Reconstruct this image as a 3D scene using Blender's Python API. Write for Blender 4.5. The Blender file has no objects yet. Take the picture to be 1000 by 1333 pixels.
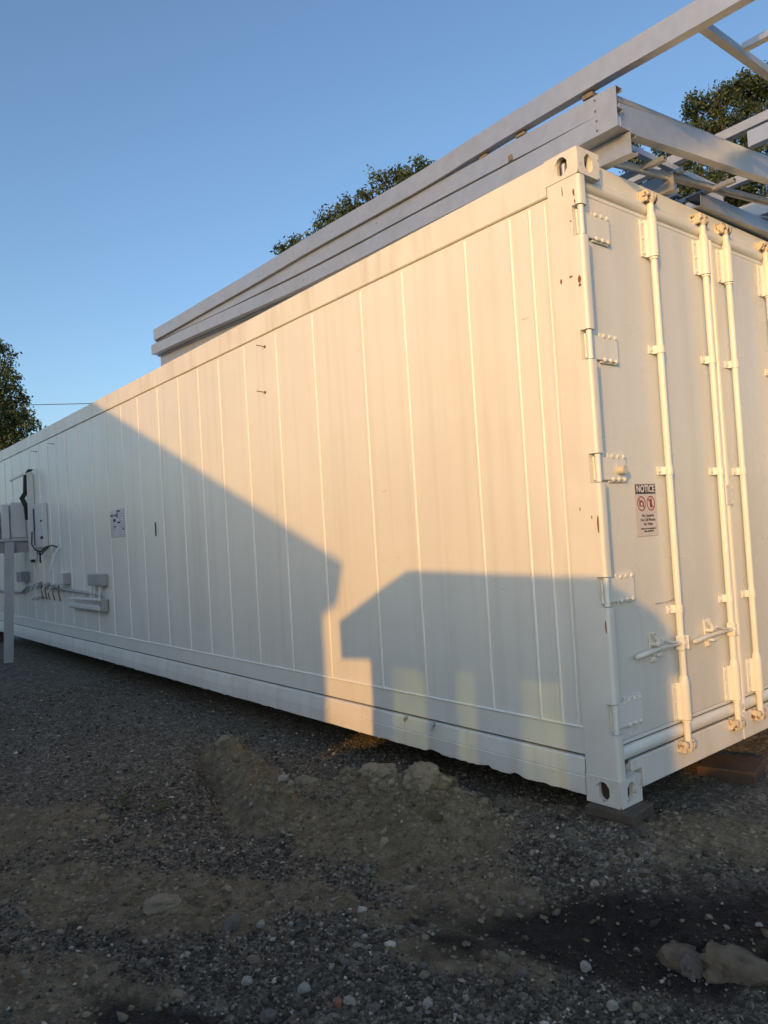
import bpy, bmesh, math, random
import numpy as np
from mathutils import Vector, Matrix, noise as mnoise
R_ = math.radians
PI = math.pi
sc = bpy.context.scene
col = sc.collection
random.seed(7); rng = np.random.default_rng(11)

# ------------------------------------------------------------------ camera
YAW, PITCH, ROLL, FPX = -0.887430, 0.0275545, -0.0604393, 972.29
CAM = Vector((1.918595, -2.776261, 1.248738))
fw = Vector((math.sin(YAW)*math.cos(PITCH), math.cos(YAW)*math.cos(PITCH), math.sin(PITCH)))
rt = Vector((math.cos(YAW), -math.sin(YAW), 0)); up = rt.cross(fw)
r2 = math.cos(ROLL)*rt + math.sin(ROLL)*up
u2 = -math.sin(ROLL)*rt + math.cos(ROLL)*up
cd = bpy.data.cameras.new('camera'); cam = bpy.data.objects.new('camera', cd); col.objects.link(cam)
cd.sensor_fit = 'VERTICAL'; cd.sensor_height = 36; cd.sensor_width = 36
cd.lens = FPX/1333*36; cd.clip_start = 0.02; cd.clip_end = 2000
m = Matrix((r2, u2, -fw)).transposed().to_4x4(); m.translation = CAM
cam.matrix_world = m
sc.camera = cam

# ------------------------------------------------------------------ light
SUN_EL, SUN_AZ = R_(11.5), R_(153.0)          # azimuth clockwise from +Y: low sun behind the camera
w = bpy.data.worlds.new('World'); sc.world = w; w.use_nodes = True
nt = w.node_tree; nt.nodes.clear()
sky = nt.nodes.new('ShaderNodeTexSky'); sky.sky_type = 'NISHITA'; sky.sun_disc = False
sky.sun_elevation = SUN_EL; sky.sun_rotation = SUN_AZ
sky.air_density = 1.0; sky.dust_density = 2.1; sky.ozone_density = 2.8
bg = nt.nodes.new('ShaderNodeBackground'); bg.inputs['Strength'].default_value = 0.15
wo = nt.nodes.new('ShaderNodeOutputWorld')
nt.links.new(sky.outputs[0], bg.inputs['Color']); nt.links.new(bg.outputs[0], wo.inputs['Surface'])
sd = bpy.data.lights.new('sun', 'SUN'); sd.energy = 2.0; sd.angle = R_(0.5); sd.color = (.93, .445, .08)
sun = bpy.data.objects.new('sun', sd); col.objects.link(sun)
to_sun = Vector((math.sin(SUN_AZ)*math.cos(SUN_EL), math.cos(SUN_AZ)*math.cos(SUN_EL), math.sin(SUN_EL)))
sun.rotation_euler = to_sun.to_track_quat('Z', 'Y').to_euler()
sc.view_settings.view_transform = 'Standard'; sc.view_settings.look = 'None'
sc.view_settings.exposure = 0.72; sc.view_settings.gamma = 1; sc.view_settings.use_curve_mapping = False

# ------------------------------------------------------------------ materials
def mat(name, color, rough=.6, metal=0.0, var=None, bump=None, spec=.5, dirt=None, streak=None, chips=None, vlines=None):
    """var=(scale, colour2, amount) mottling; streak=(colour, amount, sx, sz); chips=(colour, scale, threshold); bump=(scale, dist)"""
    M = bpy.data.materials.new(name); M.use_nodes = True; t = M.node_tree; N = t.nodes; L = t.links
    b = N['Principled BSDF']; b.inputs['Roughness'].default_value = rough; b.inputs['Metallic'].default_value = metal
    b.inputs['Specular IOR Level'].default_value = spec
    tc = N.new('ShaderNodeTexCoord'); co = tc.outputs['Object']
    rgb = N.new('ShaderNodeRGB'); rgb.outputs[0].default_value = (*color, 1); cur = rgb.outputs[0]
    def noise(scale, detail=4, vec=None, rgh=.55):
        n = N.new('ShaderNodeTexNoise'); n.inputs['Scale'].default_value = scale; n.inputs['Detail'].default_value = detail
        n.inputs['Roughness'].default_value = rgh
        L.new(vec or co, n.inputs['Vector']); return n.outputs['Fac']
    def ramp(src, a, b2):
        r = N.new('ShaderNodeMapRange'); r.inputs['From Min'].default_value = a; r.inputs['From Max'].default_value = b2
        L.new(src, r.inputs['Value']); return r.outputs[0]
    def mix(fac, a, c2):
        x = N.new('ShaderNodeMix'); x.data_type = 'RGBA'
        L.new(fac, x.inputs['Factor']); L.new(a, x.inputs['A'])
        if isinstance(c2, tuple): x.inputs['B'].default_value = (*c2, 1)
        else: L.new(c2, x.inputs['B'])
        return x.outputs['Result']
    def mul(s, k):
        x = N.new('ShaderNodeMath'); x.operation = 'MULTIPLY'; L.new(s, x.inputs[0]); x.inputs[1].default_value = k; return x.outputs[0]
    if var: cur = mix(mul(ramp(noise(var[0]), .35, .65), var[2]), cur, var[1])
    if streak:
        mp = N.new('ShaderNodeMapping'); mp.inputs['Scale'].default_value = (streak[2], streak[2], streak[3]); L.new(co, mp.inputs['Vector'])
        cur = mix(mul(ramp(noise(1, 5, mp.outputs[0]), .5, .78), streak[1]), cur, streak[0])
    rough_src = None
    if chips:
        f = ramp(noise(chips[1], 6, None, .7), chips[2], chips[2]+.03)
        cur = mix(f, cur, chips[0])
    L.new(cur, b.inputs['Base Color'])
    n = noise(2.5, 2); rr = N.new('ShaderNodeMapRange'); rr.inputs['From Min'].default_value = .1; rr.inputs['From Max'].default_value = .9
    rr.inputs['To Min'].default_value = max(.03, rough*.8); rr.inputs['To Max'].default_value = min(1, rough*1.2)
    L.new(n, rr.inputs['Value']); L.new(rr.outputs[0], b.inputs['Roughness'])
    if vlines:
        mp2 = N.new('ShaderNodeMapping'); mp2.inputs['Scale'].default_value = (vlines[0], vlines[0], 1.0); L.new(co, mp2.inputs['Vector'])
        bp0 = N.new('ShaderNodeBump'); bp0.inputs['Distance'].default_value = vlines[1]; L.new(noise(1, 4, mp2.outputs[0]), bp0.inputs['Height'])
    if bump:
        bp = N.new('ShaderNodeBump'); bp.inputs['Distance'].default_value = bump[1]; bp.inputs['Strength'].default_value = 1
        L.new(noise(bump[0], 5), bp.inputs['Height'])
        if vlines: L.new(bp0.outputs[0], bp.inputs['Normal'])
        L.new(bp.outputs[0], b.inputs['Normal'])
    return M

CREAM = (.74, .755, .715)
bead_paint = mat('white bead sealant', (.80, .815, .78), .4, var=(6, (.76, .75, .68), .6))
paint = mat('white container paint', CREAM, .34, var=(1.3, (.69, .70, .655), .8), streak=((.59, .58, .53), .35, 9, .5), bump=(60, .0006))
panel_paint = mat('white panel paint', CREAM, .24, var=(.9, (.69, .70, .655), .9), streak=((.60, .60, .545), .6, 14, .35), bump=(4, .0025), vlines=(38, .0016))
rail_paint = mat('worn white rail paint', (.74, .75, .705), .38, var=(2.2, (.66, .655, .60), .8), streak=((.5, .46, .38), .6, 8, 1.2), chips=((.16, .09, .05), 16, .70), bump=(30, .001))
cast_paint = mat('chipped white paint on steel casting', (.72, .72, .675), .42, var=(9, (.61, .60, .54), .7), chips=((.14, .07, .035), 30, .63), bump=(40, .0012))
rod_paint = mat('cream rod paint', (.75, .75, .68), .36, var=(5, (.68, .67, .60), .6), chips=((.2, .11, .06), 30, .74), bump=(60, .0005))
rusty = mat('rusted cream steel', (.64, .60, .50), .6, var=(26, (.50, .43, .33), .7), chips=((.10, .05, .03), 34, .55), bump=(70, .002))
rust = mat('rust', (.16, .07, .035), .85, var=(30, (.26, .13, .06), .8), bump=(80, .002))
dark_seal = mat('dark rubber seal', (.02, .02, .02), .7)
under_mat = mat('dark underside steel', (.05, .047, .042), .8, var=(4, (.09, .07, .05), .6))
steel = mat('galvanised steel', (.50, .525, .54), .42, .76, var=(22, (.58, .60, .615), .6), streak=((.38, .40, .41), .5, 5, 5), bump=(45, .0004))
steel2 = mat('older galvanised steel', (.42, .44, .455), .46, .72, var=(18, (.50, .52, .535), .7), streak=((.30, .315, .325), .5, 5, 5), bump=(45, .0004))
spacer_mat = mat('grey timber spacer', (.13, .125, .12), .8, var=(12, (.3, .26, .2), .7))
wood_old = mat('weathered dark timber', (.06, .05, .037), .85, var=(14, (.11, .092, .068), .8), bump=(35, .004))
wood_red = mat('reddish brown timber', (.085, .055, .036), .85, var=(12, (.05, .033, .022), .8), bump=(35, .004))
black = mat('black plastic', (.012, .012, .014), .5)
blue_dark = mat('dark blue print', (.01, .03, .11), .5)
grey_box = mat('grey enclosure paint', (.34, .35, .35), .5, var=(6, (.28, .29, .29), .6))
hollow_shade_mat = mat('rust-tinted painted hollow shade', (.03, .022, .018), .9, var=(20, (.08, .05, .035), .5))  # near-black rusty tone paints the shade inside the casting holes
scuff_mat = mat('grey scuff', (.34, .31, .26), .6)
seam_dirt = mat('grimy seam', (.11, .105, .09), .8, var=(3, (.2, .19, .16), .7))
leg_mat = mat('dull grey painted steel', (.44, .45, .455), .5, var=(5, (.36, .37, .375), .6))
white_pl = mat('white plastic', (.60, .615, .61), .4, var=(5, (.52, .535, .53), .5))
chrome = mat('dull pipe metal', (.55, .54, .52), .35, .8)
copper = mat('dull red pipe', (.20, .10, .08), .5, .2)
label_mat = mat('pale label film', (.60, .60, .64), .4, var=(8, (.54, .54, .58), .6))
ink = mat('dark ink', (.03, .03, .035), .6)
grey_ink = mat('grey ink', (.30, .31, .38), .6)
sign_mat = mat('sign film', (.62, .58, .56), .45, var=(20, (.56, .52, .48), .5))
sign_navy = mat('sign navy print', (.035, .035, .055), .5)
sign_red = mat('sign red print', (.30, .035, .03), .55)
sign_white = mat('sign white print', (.75, .72, .70), .5)
siding = mat('grey metal siding', (.36, .37, .37), .5, .0, streak=((.28, .28, .27), .5, 6, .4))
concrete = mat('grey concrete', (.30, .29, .27), .85, var=(5, (.22, .21, .19), .7), bump=(25, .004))
yellow = mat('yellow machine paint', (.55, .33, .03), .45, var=(4, (.45, .26, .03), .6))
rubber = mat('tyre rubber', (.025, .025, .025), .8)
pole_wood = mat('utility pole wood', (.12, .09, .065), .85, var=(9, (.17, .13, .1), .6))
wire_mat = mat('grey wire', (.06, .065, .07), .6)
bark = mat('bark', (.085, .065, .048), .9, var=(9, (.13, .1, .075), .7), bump=(14, .02))

def glass_mat():
    M = bpy.data.materials.new('green tinted glass'); M.use_nodes = True; t = M.node_tree; t.nodes.clear()
    tr = t.nodes.new('ShaderNodeBsdfTransparent'); tc = t.nodes.new('ShaderNodeTexCoord'); nz = t.nodes.new('ShaderNodeTexNoise'); nz.inputs['Scale'].default_value = 5; nz.inputs['Detail'].default_value = 3
    rp = t.nodes.new('ShaderNodeValToRGB'); rp.color_ramp.elements[0].position = .3; rp.color_ramp.elements[0].color = (.26, .36, .12, 1); rp.color_ramp.elements[1].position = .7; rp.color_ramp.elements[1].color = (.46, .56, .22, 1)
    t.links.new(tc.outputs['Object'], nz.inputs['Vector']); t.links.new(nz.outputs['Fac'], rp.inputs[0]); t.links.new(rp.outputs[0], tr.inputs[0])
    gl = t.nodes.new('ShaderNodeBsdfGlossy'); gl.inputs['Roughness'].default_value = .02
    fr = t.nodes.new('ShaderNodeFresnel'); mx = t.nodes.new('ShaderNodeMixShader'); o = t.nodes.new('ShaderNodeOutputMaterial')
    t.links.new(fr.outputs[0], mx.inputs[0]); t.links.new(tr.outputs[0], mx.inputs[1]); t.links.new(gl.outputs[0], mx.inputs[2]); t.links.new(mx.outputs[0], o.inputs[0])
    return M
tinted = glass_mat()

def attr_mat(name, stops, rough, attr='rnd', bump=None, translucent=0):
    M = bpy.data.materials.new(name); M.use_nodes = True; t = M.node_tree; b = t.nodes['Principled BSDF']
    b.inputs['Roughness'].default_value = rough
    a = t.nodes.new('ShaderNodeAttribute'); a.attribute_name = attr
    r = t.nodes.new('ShaderNodeValToRGB'); e = r.color_ramp.elements
    while len(e) < len(stops): e.new(.5)
    for k, (p, c) in enumerate(stops): e[k].position = p; e[k].color = (*c, 1)
    t.links.new(a.outputs['Fac'], r.inputs[0]); t.links.new(r.outputs[0], b.inputs['Base Color'])
    if translucent:
        tl = t.nodes.new('ShaderNodeBsdfTranslucent'); t.links.new(r.outputs[0], tl.inputs[0])
        mx = t.nodes.new('ShaderNodeMixShader'); mx.inputs[0].default_value = translucent
        t.links.new(b.outputs[0], mx.inputs[1]); t.links.new(tl.outputs[0], mx.inputs[2]); t.links.new(mx.outputs[0], t.nodes['Material Output'].inputs[0])
    if bump:
        n = t.nodes.new('ShaderNodeTexNoise'); n.inputs['Scale'].default_value = bump[0]
        tc = t.nodes.new('ShaderNodeTexCoord'); t.links.new(tc.outputs['Object'], n.inputs['Vector'])
        bp = t.nodes.new('ShaderNodeBump'); bp.inputs['Distance'].default_value = bump[1]
        t.links.new(n.outputs[0], bp.inputs['Height']); t.links.new(bp.outputs[0], b.inputs['Normal'])
    return M
leaf_mat = attr_mat('dark green leaves', [(0, (.030, .050, .022)), (.5, (.055, .085, .034)), (.85, (.08, .115, .045)), (1, (.11, .11, .055))], .55, translucent=.25)
leaf_mat2 = attr_mat('olive green leaves', [(0, (.04, .065, .028)), (.5, (.075, .115, .042)), (.85, (.11, .15, .055)), (1, (.13, .13, .06))], .55, translucent=.25)
gravel_mat = attr_mat('crushed gravel', [(0, (.026, .022, .016)), (.5, (.11, .097, .073)), (.8, (.25, .223, .172)), (.93, (.46, .43, .35)), (1, (.62, .58, .49))], .85)
weed_mat = attr_mat('weed leaves', [(0, (.05, .07, .015)), (1, (.12, .13, .03))], .6, translucent=.2)

# ------------------------------------------------------------------ mesh helper
class MB:
    def __init__(s): s.v = []; s.f = []
    def add(s, verts, faces):
        o = len(s.v); s.v += [tuple(p) for p in verts]; s.f += [tuple(i+o for i in f) for f in faces]; return s
    def box(s, a, b, c=0.0, rot=None, org=None):
        x0, y0, z0 = (min(a[i], b[i]) for i in range(3)); x1, y1, z1 = (max(a[i], b[i]) for i in range(3))
        c = min(c, (x1-x0)*.4, (y1-y0)*.4, (z1-z0)*.4)
        if c <= 0:
            vs = [(x, y, z) for x in (x0, x1) for y in (y0, y1) for z in (z0, z1)]
            fs = [(0, 1, 3, 2), (4, 6, 7, 5), (0, 4, 5, 1), (2, 3, 7, 6), (0, 2, 6, 4), (1, 5, 7, 3)]
        else:
            bm = bmesh.new(); bmesh.ops.create_cube(bm, size=1)
            for q in bm.verts: q.co = Vector(((x0+x1)/2+q.co.x*(x1-x0), (y0+y1)/2+q.co.y*(y1-y0), (z0+z1)/2+q.co.z*(z1-z0)))
            bmesh.ops.bevel(bm, geom=bm.edges[:], offset=c, segments=1, affect='EDGES')
            bm.verts.index_update(); vs = [q.co[:] for q in bm.verts]; fs = [tuple(q.index for q in f.verts) for f in bm.faces]; bm.free()
        if rot is not None:
            o = Vector(org or ((x0+x1)/2, (y0+y1)/2, (z0+z1)/2)); vs = [tuple(rot @ (Vector(q)-o)+o) for q in vs]
        return s.add(vs, fs)
    def tube(s, pts, r, n=12, cap=True):
        pts = [Vector(p) for p in pts]; rs = r if isinstance(r, (list, tuple)) else [r]*len(pts)
        vs = []; fs = []; prev = None
        for i, p in enumerate(pts):
            d = (pts[min(i+1, len(pts)-1)]-pts[max(i-1, 0)])
            if d.length < 1e-9: d = prev or Vector((0, 0, 1))
            d.normalize()
            if prev is None:
                a = Vector((0, 0, 1)) if abs(d.z) < .9 else Vector((1, 0, 0)); e1 = d.cross(a).normalized()
            else: e1 = (e1 - d*e1.dot(d)).normalized()
            e2 = d.cross(e1); prev = d
            for k in range(n):
                t = 2*PI*k/n; vs.append(tuple(p+(e1*math.cos(t)+e2*math.sin(t))*rs[i]))
        for i in range(len(pts)-1):
            for k in range(n):
                a = i*n+k; b = i*n+(k+1) % n; fs.append((a, b, b+n, a+n))
        if cap: fs.append(tuple(range(n))[::-1]); fs.append(tuple((len(pts)-1)*n+k for k in range(n)))
        return s.add(vs, fs)
    def prism(s, prof, fn, t0, t1, cap=True):
        """profile list of (a,b); fn(a,b,t)->xyz"""
        n = len(prof); vs = [fn(a, b, t0) for a, b in prof]+[fn(a, b, t1) for a, b in prof]
        fs = [(k, (k+1) % n, (k+1) % n+n, k+n) for k in range(n)]
        if cap: fs += [tuple(range(n))[::-1], tuple(range(n, 2*n))]
        return s.add(vs, fs)
    def dome(s, c, ax, r, h, n=8):
        ax = Vector(ax).normalized(); a = Vector((0, 0, 1)) if abs(ax.z) < .9 else Vector((1, 0, 0)); e1 = ax.cross(a).normalized(); e2 = ax.cross(e1)
        vs = []; c = Vector(c)
        for q, k in ((1, 0), (.85, .6)):
            for i in range(n):
                t = 2*PI*i/n; vs.append(c+(e1*math.cos(t)+e2*math.sin(t))*r*q+ax*h*k)
        vs.append(c+ax*h); fs = [(i, (i+1) % n, (i+1) % n+n, i+n) for i in range(n)]+[(n+i, n+(i+1) % n, 2*n) for i in range(n)]
        return s.add(vs, fs)
    def mesh(s, name, m, smooth=True, ang=35):
        me = bpy.data.meshes.new(name); me.from_pydata(s.v, [], s.f); me.materials.append(m)
        bm = bmesh.new(); bm.from_mesh(me); bmesh.ops.recalc_face_normals(bm, faces=bm.faces[:]); bm.to_mesh(me); bm.free()
        if smooth:
            me.polygons.foreach_set('use_smooth', [True]*len(me.polygons)); me.set_sharp_from_angle(angle=R_(ang))
        me.update(); return me
    def build(s, name, m, parent=None, smooth=True, ang=35, label=None):
        o = bpy.data.objects.new(name, s.mesh(name, m, smooth, ang)); col.objects.link(o)
        if parent is not None:
            o.parent = parent
            o.matrix_parent_inverse = Matrix.Translation(-world_loc(parent))
        if label: o['label'] = label
        return o
def world_loc(o):
    v = Vector(o.location)
    return v
def thing(name, label, cat, loc=(0, 0, 0), group=None):
    o = bpy.data.objects.new(name, None); o.empty_display_size = .1; col.objects.link(o); o.location = loc
    return tag(o, label, cat, group)
def tag(o, label=None, cat=None, group=None, kind=None):
    if label: o['label'] = label
    if cat: o['category'] = cat
    if group: o['group'] = group
    if kind: o['kind'] = kind
    return o
def raw_mesh(name, V, F, m, nv, smooth=False, rnd=None, dom='FACE'):
    me = bpy.data.meshes.new(name); V = np.asarray(V, dtype=np.float32); F = np.asarray(F, dtype=np.int32)
    me.vertices.add(len(V)); me.vertices.foreach_set('co', V.ravel())
    me.loops.add(F.size); me.loops.foreach_set('vertex_index', F.ravel())
    me.polygons.add(len(F)); me.polygons.foreach_set('loop_start', np.arange(len(F), dtype=np.int32)*nv)
    me.update(calc_edges=True); me.materials.append(m)
    if smooth: me.polygons.foreach_set('use_smooth', [True]*len(F))
    if rnd is not None:
        a = me.attributes.new('rnd', 'FLOAT', dom); a.data.foreach_set('value', np.asarray(rnd, dtype=np.float32))
    me.validate(); return me

# ------------------------------------------------------------------ ground
def vnoise(x, y, s, seed):
    """smooth value noise on numpy arrays, about -1..1"""
    x = x*s+seed*17.3; y = y*s+seed*9.1
    xi = np.floor(x).astype(np.int64); yi = np.floor(y).astype(np.int64); fx = x-xi; fy = y-yi
    fx = fx*fx*(3-2*fx); fy = fy*fy*(3-2*fy)
    def h(a, b):
        n = (a*374761393+b*668265263+seed*974711) & 0x7fffffff; n = ((n ^ (n >> 13))*1274126177) & 0x7fffffff
        return ((n ^ (n >> 16)) & 0xffff)/32767.5-1
    return (h(xi, yi)*(1-fx)+h(xi+1, yi)*fx)*(1-fy)+(h(xi, yi+1)*(1-fx)+h(xi+1, yi+1)*fx)*fy
def fbm(x, y, s, seed, o=4, g=.5):
    t = 0; a = 1
    for k in range(o): t = t+a*vnoise(x, y, s*2**k, seed+k); a *= g
    return t
def blob(x, y, cx, cy, ra, rb, ang=0.0):
    c, s_ = math.cos(ang), math.sin(ang); dx = x-cx; dy = y-cy; a = dx*c+dy*s_; b = -dx*s_+dy*c
    return np.exp(-((a/ra)**2+(b/rb)**2))
def seg_d(x, y, p, q):
    px, py = p; dx, dy = q[0]-px, q[1]-py; t = np.clip(((x-px)*dx+(y-py)*dy)/(dx*dx+dy*dy), 0, 1)
    return np.hypot(x-px-t*dx, y-py-t*dy), t
def dirt_mask(x, y):
    n = fbm(x, y, 2.6, 41, 4, .6); n2 = fbm(x, y, 9, 47, 3, .6)
    d, t = seg_d(x, y, (-2.95, -.40), (-1.42, -.9))
    a = np.exp(-(d/.17)**2)*1.25
    for c in [(-1.15, -.36, .5, .27, .5), (-.8, -.62, .75, .36, .4), (-.15, -.75, .45, .22, .5), (-.4, .05, .35, .16, .3), (-1.15, -1.62, .85, .26, .55), (-.55, -1.15, .45, .14, .5),
              (-.75, -2.15, .5, .22, .5), (0.0, -1.08, .3, .12, .5), (.75, -.35, .4, .2, .6), (.45, .35, .6, .3, .5), (-2.6, -2.0, .9, .4, .5)]:
        a = np.maximum(a, blob(x, y, *c)*1.15)
    return np.clip((a-.34+.30*n+.16*n2)*2.8, 0, 1)
def ground_z(x, y):
    x = np.asarray(x, float); y = np.asarray(y, float)
    z = -.185+.02*fbm(x, y, .35, 3, 2)
    z = z+.105*blob(x, y, .12, .08, 1.0, .5)+.035*blob(x, y, -.03, 0.0, .28, .22)                  # trodden rise under the corner block
    z = z+.012*fbm(x, y, 2.2, 5, 3)
    near = np.clip(1-np.hypot(x+.5, y+.8)/5, 0, 1)
    z = z+near*.013*fbm(x, y, 9, 8, 4, .6)
    dm_ = dirt_mask(x, y); z = z+near*dm_*(.010*np.abs(fbm(x, y, 13, 71, 4, .62))+.012*fbm(x, y, 5, 77, 3, .6))
    # spoil heap in front of the wall
    wob = 1+.35*fbm(x, y, 4, 21, 3)
    z = z+.15*blob(x, y, -1.12, -.38, .36, .19, .5)*wob+.14*blob(x, y, -.82, -.40, .30, .17, .3)*wob+.055*blob(x, y, -1.45, -.6, .4, .2, .6)*wob+.04*blob(x, y, -.7, -.6, .5, .25, .4)*wob
    # dug ridge with a trench on its far side
    d, t = seg_d(x, y, (-2.95, -.38), (-1.42, -.86))
    z = z+.062*np.exp(-(d/(.12+.03*fbm(x, y, 3, 37, 2)))**2)*(1+.9*fbm(x, y, 6, 31, 4, .6))
    d2, t = seg_d(x, y, (-3.05, -.50), (-1.55, -1.02)); z = z-.08*np.exp(-(d2/.075)**2)*(1+.5*fbm(x, y, 5, 39, 3))
    # soft hollow where the soil is wet
    z = z-.035*blob(x, y, .35, -.6, .45, .28, .6)
    z = z-.03*blob(x, y, -.28, -1.9, .35, .16, .5)
    return z
def lin(a, b, st): return list(np.arange(a, b, st))
xs = [-600, -200, -80, -40, -28, -20, -16, -13]+lin(-11.5, -6, .12)+lin(-6, -3.2, .045)+lin(-3.2, 1.3, .014)+lin(1.3, 3, .06)+[3.2, 3.8, 5, 7, 10, 15, 25, 50, 120, 300, 600]
ys = [-600, -200, -80, -40, -20, -12, -8, -6, -5, -4, -3.4]+lin(-3, -2.3, .05)+lin(-2.3, .35, .014)+lin(.35, 2.6, .06)+[2.9, 3.4, 4.2, 6, 9, 14, 25, 50, 120, 300, 600]
X, Y = np.meshgrid(np.array(xs), np.array(ys)); nx = len(xs); ny = len(ys)
V = np.stack([X.ravel(), Y.ravel(), ground_z(X.ravel(), Y.ravel())], 1)
i = np.arange(nx-1)[None, :]+np.arange(ny-1)[:, None]*nx; i = i.ravel(); F = np.stack([i, i+1, i+1+nx, i+nx], 1)
def wet_mask(x, y):
    n = fbm(x, y, 3.2, 61, 4, .6)
    a = np.maximum(blob(x, y, .42, -.53, .70, .30, .62)*1.4, blob(x, y, -.28, -1.9, .38, .13, .5)*1.25)
    a = np.maximum(a, blob(x, y, .05, -.95, .3, .13, .6)*.9)
    return np.clip((a-.45+.28*n)*2.5, 0, 1)
def ground_mat():
    M = bpy.data.materials.new('gravel and earth'); M.use_nodes = True; t = M.node_tree; N = t.nodes; L = t.links; b = N['Principled BSDF']
    b.inputs['Specular IOR Level'].default_value = .25
    tc = N.new('ShaderNodeTexCoord'); co = tc.outputs['Object']
    def nz(s, d=5, r=.6):
        n = N.new('ShaderNodeTexNoise'); n.inputs['Scale'].default_value = s; n.inputs['Detail'].default_value = d; n.inputs['Roughness'].default_value = r; L.new(co, n.inputs['Vector']); return n.outputs['Fac']
    def rp(src, stops):
        r = N.new('ShaderNodeValToRGB'); e = r.color_ramp.elements
        while len(e) < len(stops): e.new(.5)
        for k, (p, c) in enumerate(stops): e[k].position = p; e[k].color = (*c, 1)
        L.new(src, r.inputs[0]); return r.outputs[0]
    def mx(f, a, c, mode='MIX'):
        x = N.new('ShaderNodeMix'); x.data_type = 'RGBA'; x.blend_type = mode; L.new(f, x.inputs['Factor'])
        for s_, k in ((a, 'A'), (c, 'B')):
            if isinstance(s_, tuple): x.inputs[k].default_value = (*s_, 1)
            else: L.new(s_, x.inputs[k])
        return x.outputs['Result']
    vo = N.new('ShaderNodeTexVoronoi'); vo.inputs['Scale'].default_value = 75; L.new(co, vo.inputs['Vector'])
    sep = N.new('ShaderNodeSeparateColor'); L.new(vo.outputs['Color'], sep.inputs[0])
    vo2 = N.new('ShaderNodeTexVoronoi'); vo2.inputs['Scale'].default_value = 26; L.new(co, vo2.inputs['Vector'])
    sep2 = N.new('ShaderNodeSeparateColor'); L.new(vo2.outputs['Color'], sep2.inputs[0])
    g1 = rp(sep.outputs[0], [(0, (.050, .043, .032)), (.6, (.145, .128, .097)), (.86, (.26, .235, .185)), (1, (.48, .45, .37))])
    g2 = rp(sep2.outputs[0], [(0, (.08, .07, .053)), (.75, (.15, .133, .10)), (.95, (.25, .225, .177)), (1, (.36, .33, .27))])
    gv = mx(nz(3, 3), g1, g2)
    dt = rp(nz(14, 6, .7), [(.3, (.10, .082, .048)), (.52, (.20, .165, .105)), (.72, (.30, .26, .18))])
    a = N.new('ShaderNodeAttribute'); a.attribute_name = 'dirt'
    c = mx(a.outputs['Fac'], gv, dt)
    a2 = N.new('ShaderNodeAttribute'); a2.attribute_name = 'wet'
    c = mx(a2.outputs['Fac'], c, rp(nz(30, 5, .7), [(.35, (.008, .007, .006)), (.7, (.024, .02, .016))]))
    L.new(c, b.inputs['Base Color'])
    wr_ = N.new('ShaderNodeMapRange'); L.new(a2.outputs['Fac'], wr_.inputs['Value']); wr_.inputs['To Min'].default_value = .92; wr_.inputs['To Max'].default_value = .5; L.new(wr_.outputs[0], b.inputs['Roughness'])
    ad = N.new('ShaderNodeMath'); ad.operation = 'ADD'; L.new(nz(55, 6, .7), ad.inputs[0]); L.new(vo.outputs['Distance'], ad.inputs[1])
    bp = N.new('ShaderNodeBump'); bp.inputs['Distance'].default_value = .012; L.new(ad.outputs[0], bp.inputs['Height']); L.new(bp.outputs[0], b.inputs['Normal'])
    return M
me = raw_mesh('ground', V, F, ground_mat(), 4, smooth=True)
for nm, fn in (('dirt', dirt_mask), ('wet', wet_mask)):
    a = me.attributes.new(nm, 'FLOAT', 'POINT'); a.data.foreach_set('value', fn(V[:, 0], V[:, 1]).astype(np.float32))
g = bpy.data.objects.new('ground', me); col.objects.link(g); tag(g, kind='structure')

# loose gravel: tens of thousands of small chips, one object
def ico():
    p = (1+5**.5)/2; v = np.array([(-1, p, 0), (1, p, 0), (-1, -p, 0), (1, -p, 0), (0, -1, p), (0, 1, p), (0, -1, -p), (0, 1, -p), (p, 0, -1), (p, 0, 1), (-p, 0, -1), (-p, 0, 1)], float)/1.9
    f = np.array([(0, 11, 5), (0, 5, 1), (0, 1, 7), (0, 7, 10), (0, 10, 11), (1, 5, 9), (5, 11, 4), (11, 10, 2), (10, 7, 6), (7, 1, 8), (3, 9, 4), (3, 4, 2), (3, 2, 6), (3, 6, 8), (3, 8, 9), (4, 9, 5), (2, 4, 11), (6, 2, 10), (8, 6, 7), (9, 8, 1)])
    return v, f
IV, IF = ico()
def stones(n, x, y, r, rnd, name, m, sink=.22):
    V = IV[None]*(1+.32*rng.standard_normal((n, 12, 1))*.8)
    V = V*np.stack([rng.uniform(.75, 1.25, n), rng.uniform(.6, 1.0, n), rng.uniform(.45, .8, n)], 1)[:, None, :]
    t = rng.uniform(0, 2*PI, n); c, s_ = np.cos(t), np.sin(t)
    V = np.stack([V[..., 0]*c[:, None]-V[..., 1]*s_[:, None], V[..., 0]*s_[:, None]+V[..., 1]*c[:, None], V[..., 2]], 2)
    tl = rng.normal(0, .35, n); V = np.stack([V[..., 0], V[..., 1]*np.cos(tl)[:, None]-V[..., 2]*np.sin(tl)[:, None], V[..., 1]*np.sin(tl)[:, None]+V[..., 2]*np.cos(tl)[:, None]], 2)
    V = V*r[:, None, None]+np.stack([x, y, ground_z(x, y)+r*sink], 1)[:, None, :]
    F = IF[None]+(np.arange(n)*12)[:, None, None]
    return raw_mesh(name, V.reshape(-1, 3), F.reshape(-1, 3), m, 3, rnd=np.repeat(rnd, 20))
n = 90000
x = np.concatenate([rng.uniform(-2.6, 1.5, n//2), rng.uniform(-1.2, 1.3, n//4), rng.uniform(-6.5, -1, n//4)]); y = np.concatenate([rng.uniform(-2.45, .6, n//2), rng.uniform(-2.2, -.3, n//4), rng.uniform(-2.6, .3, n//4)])
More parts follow.
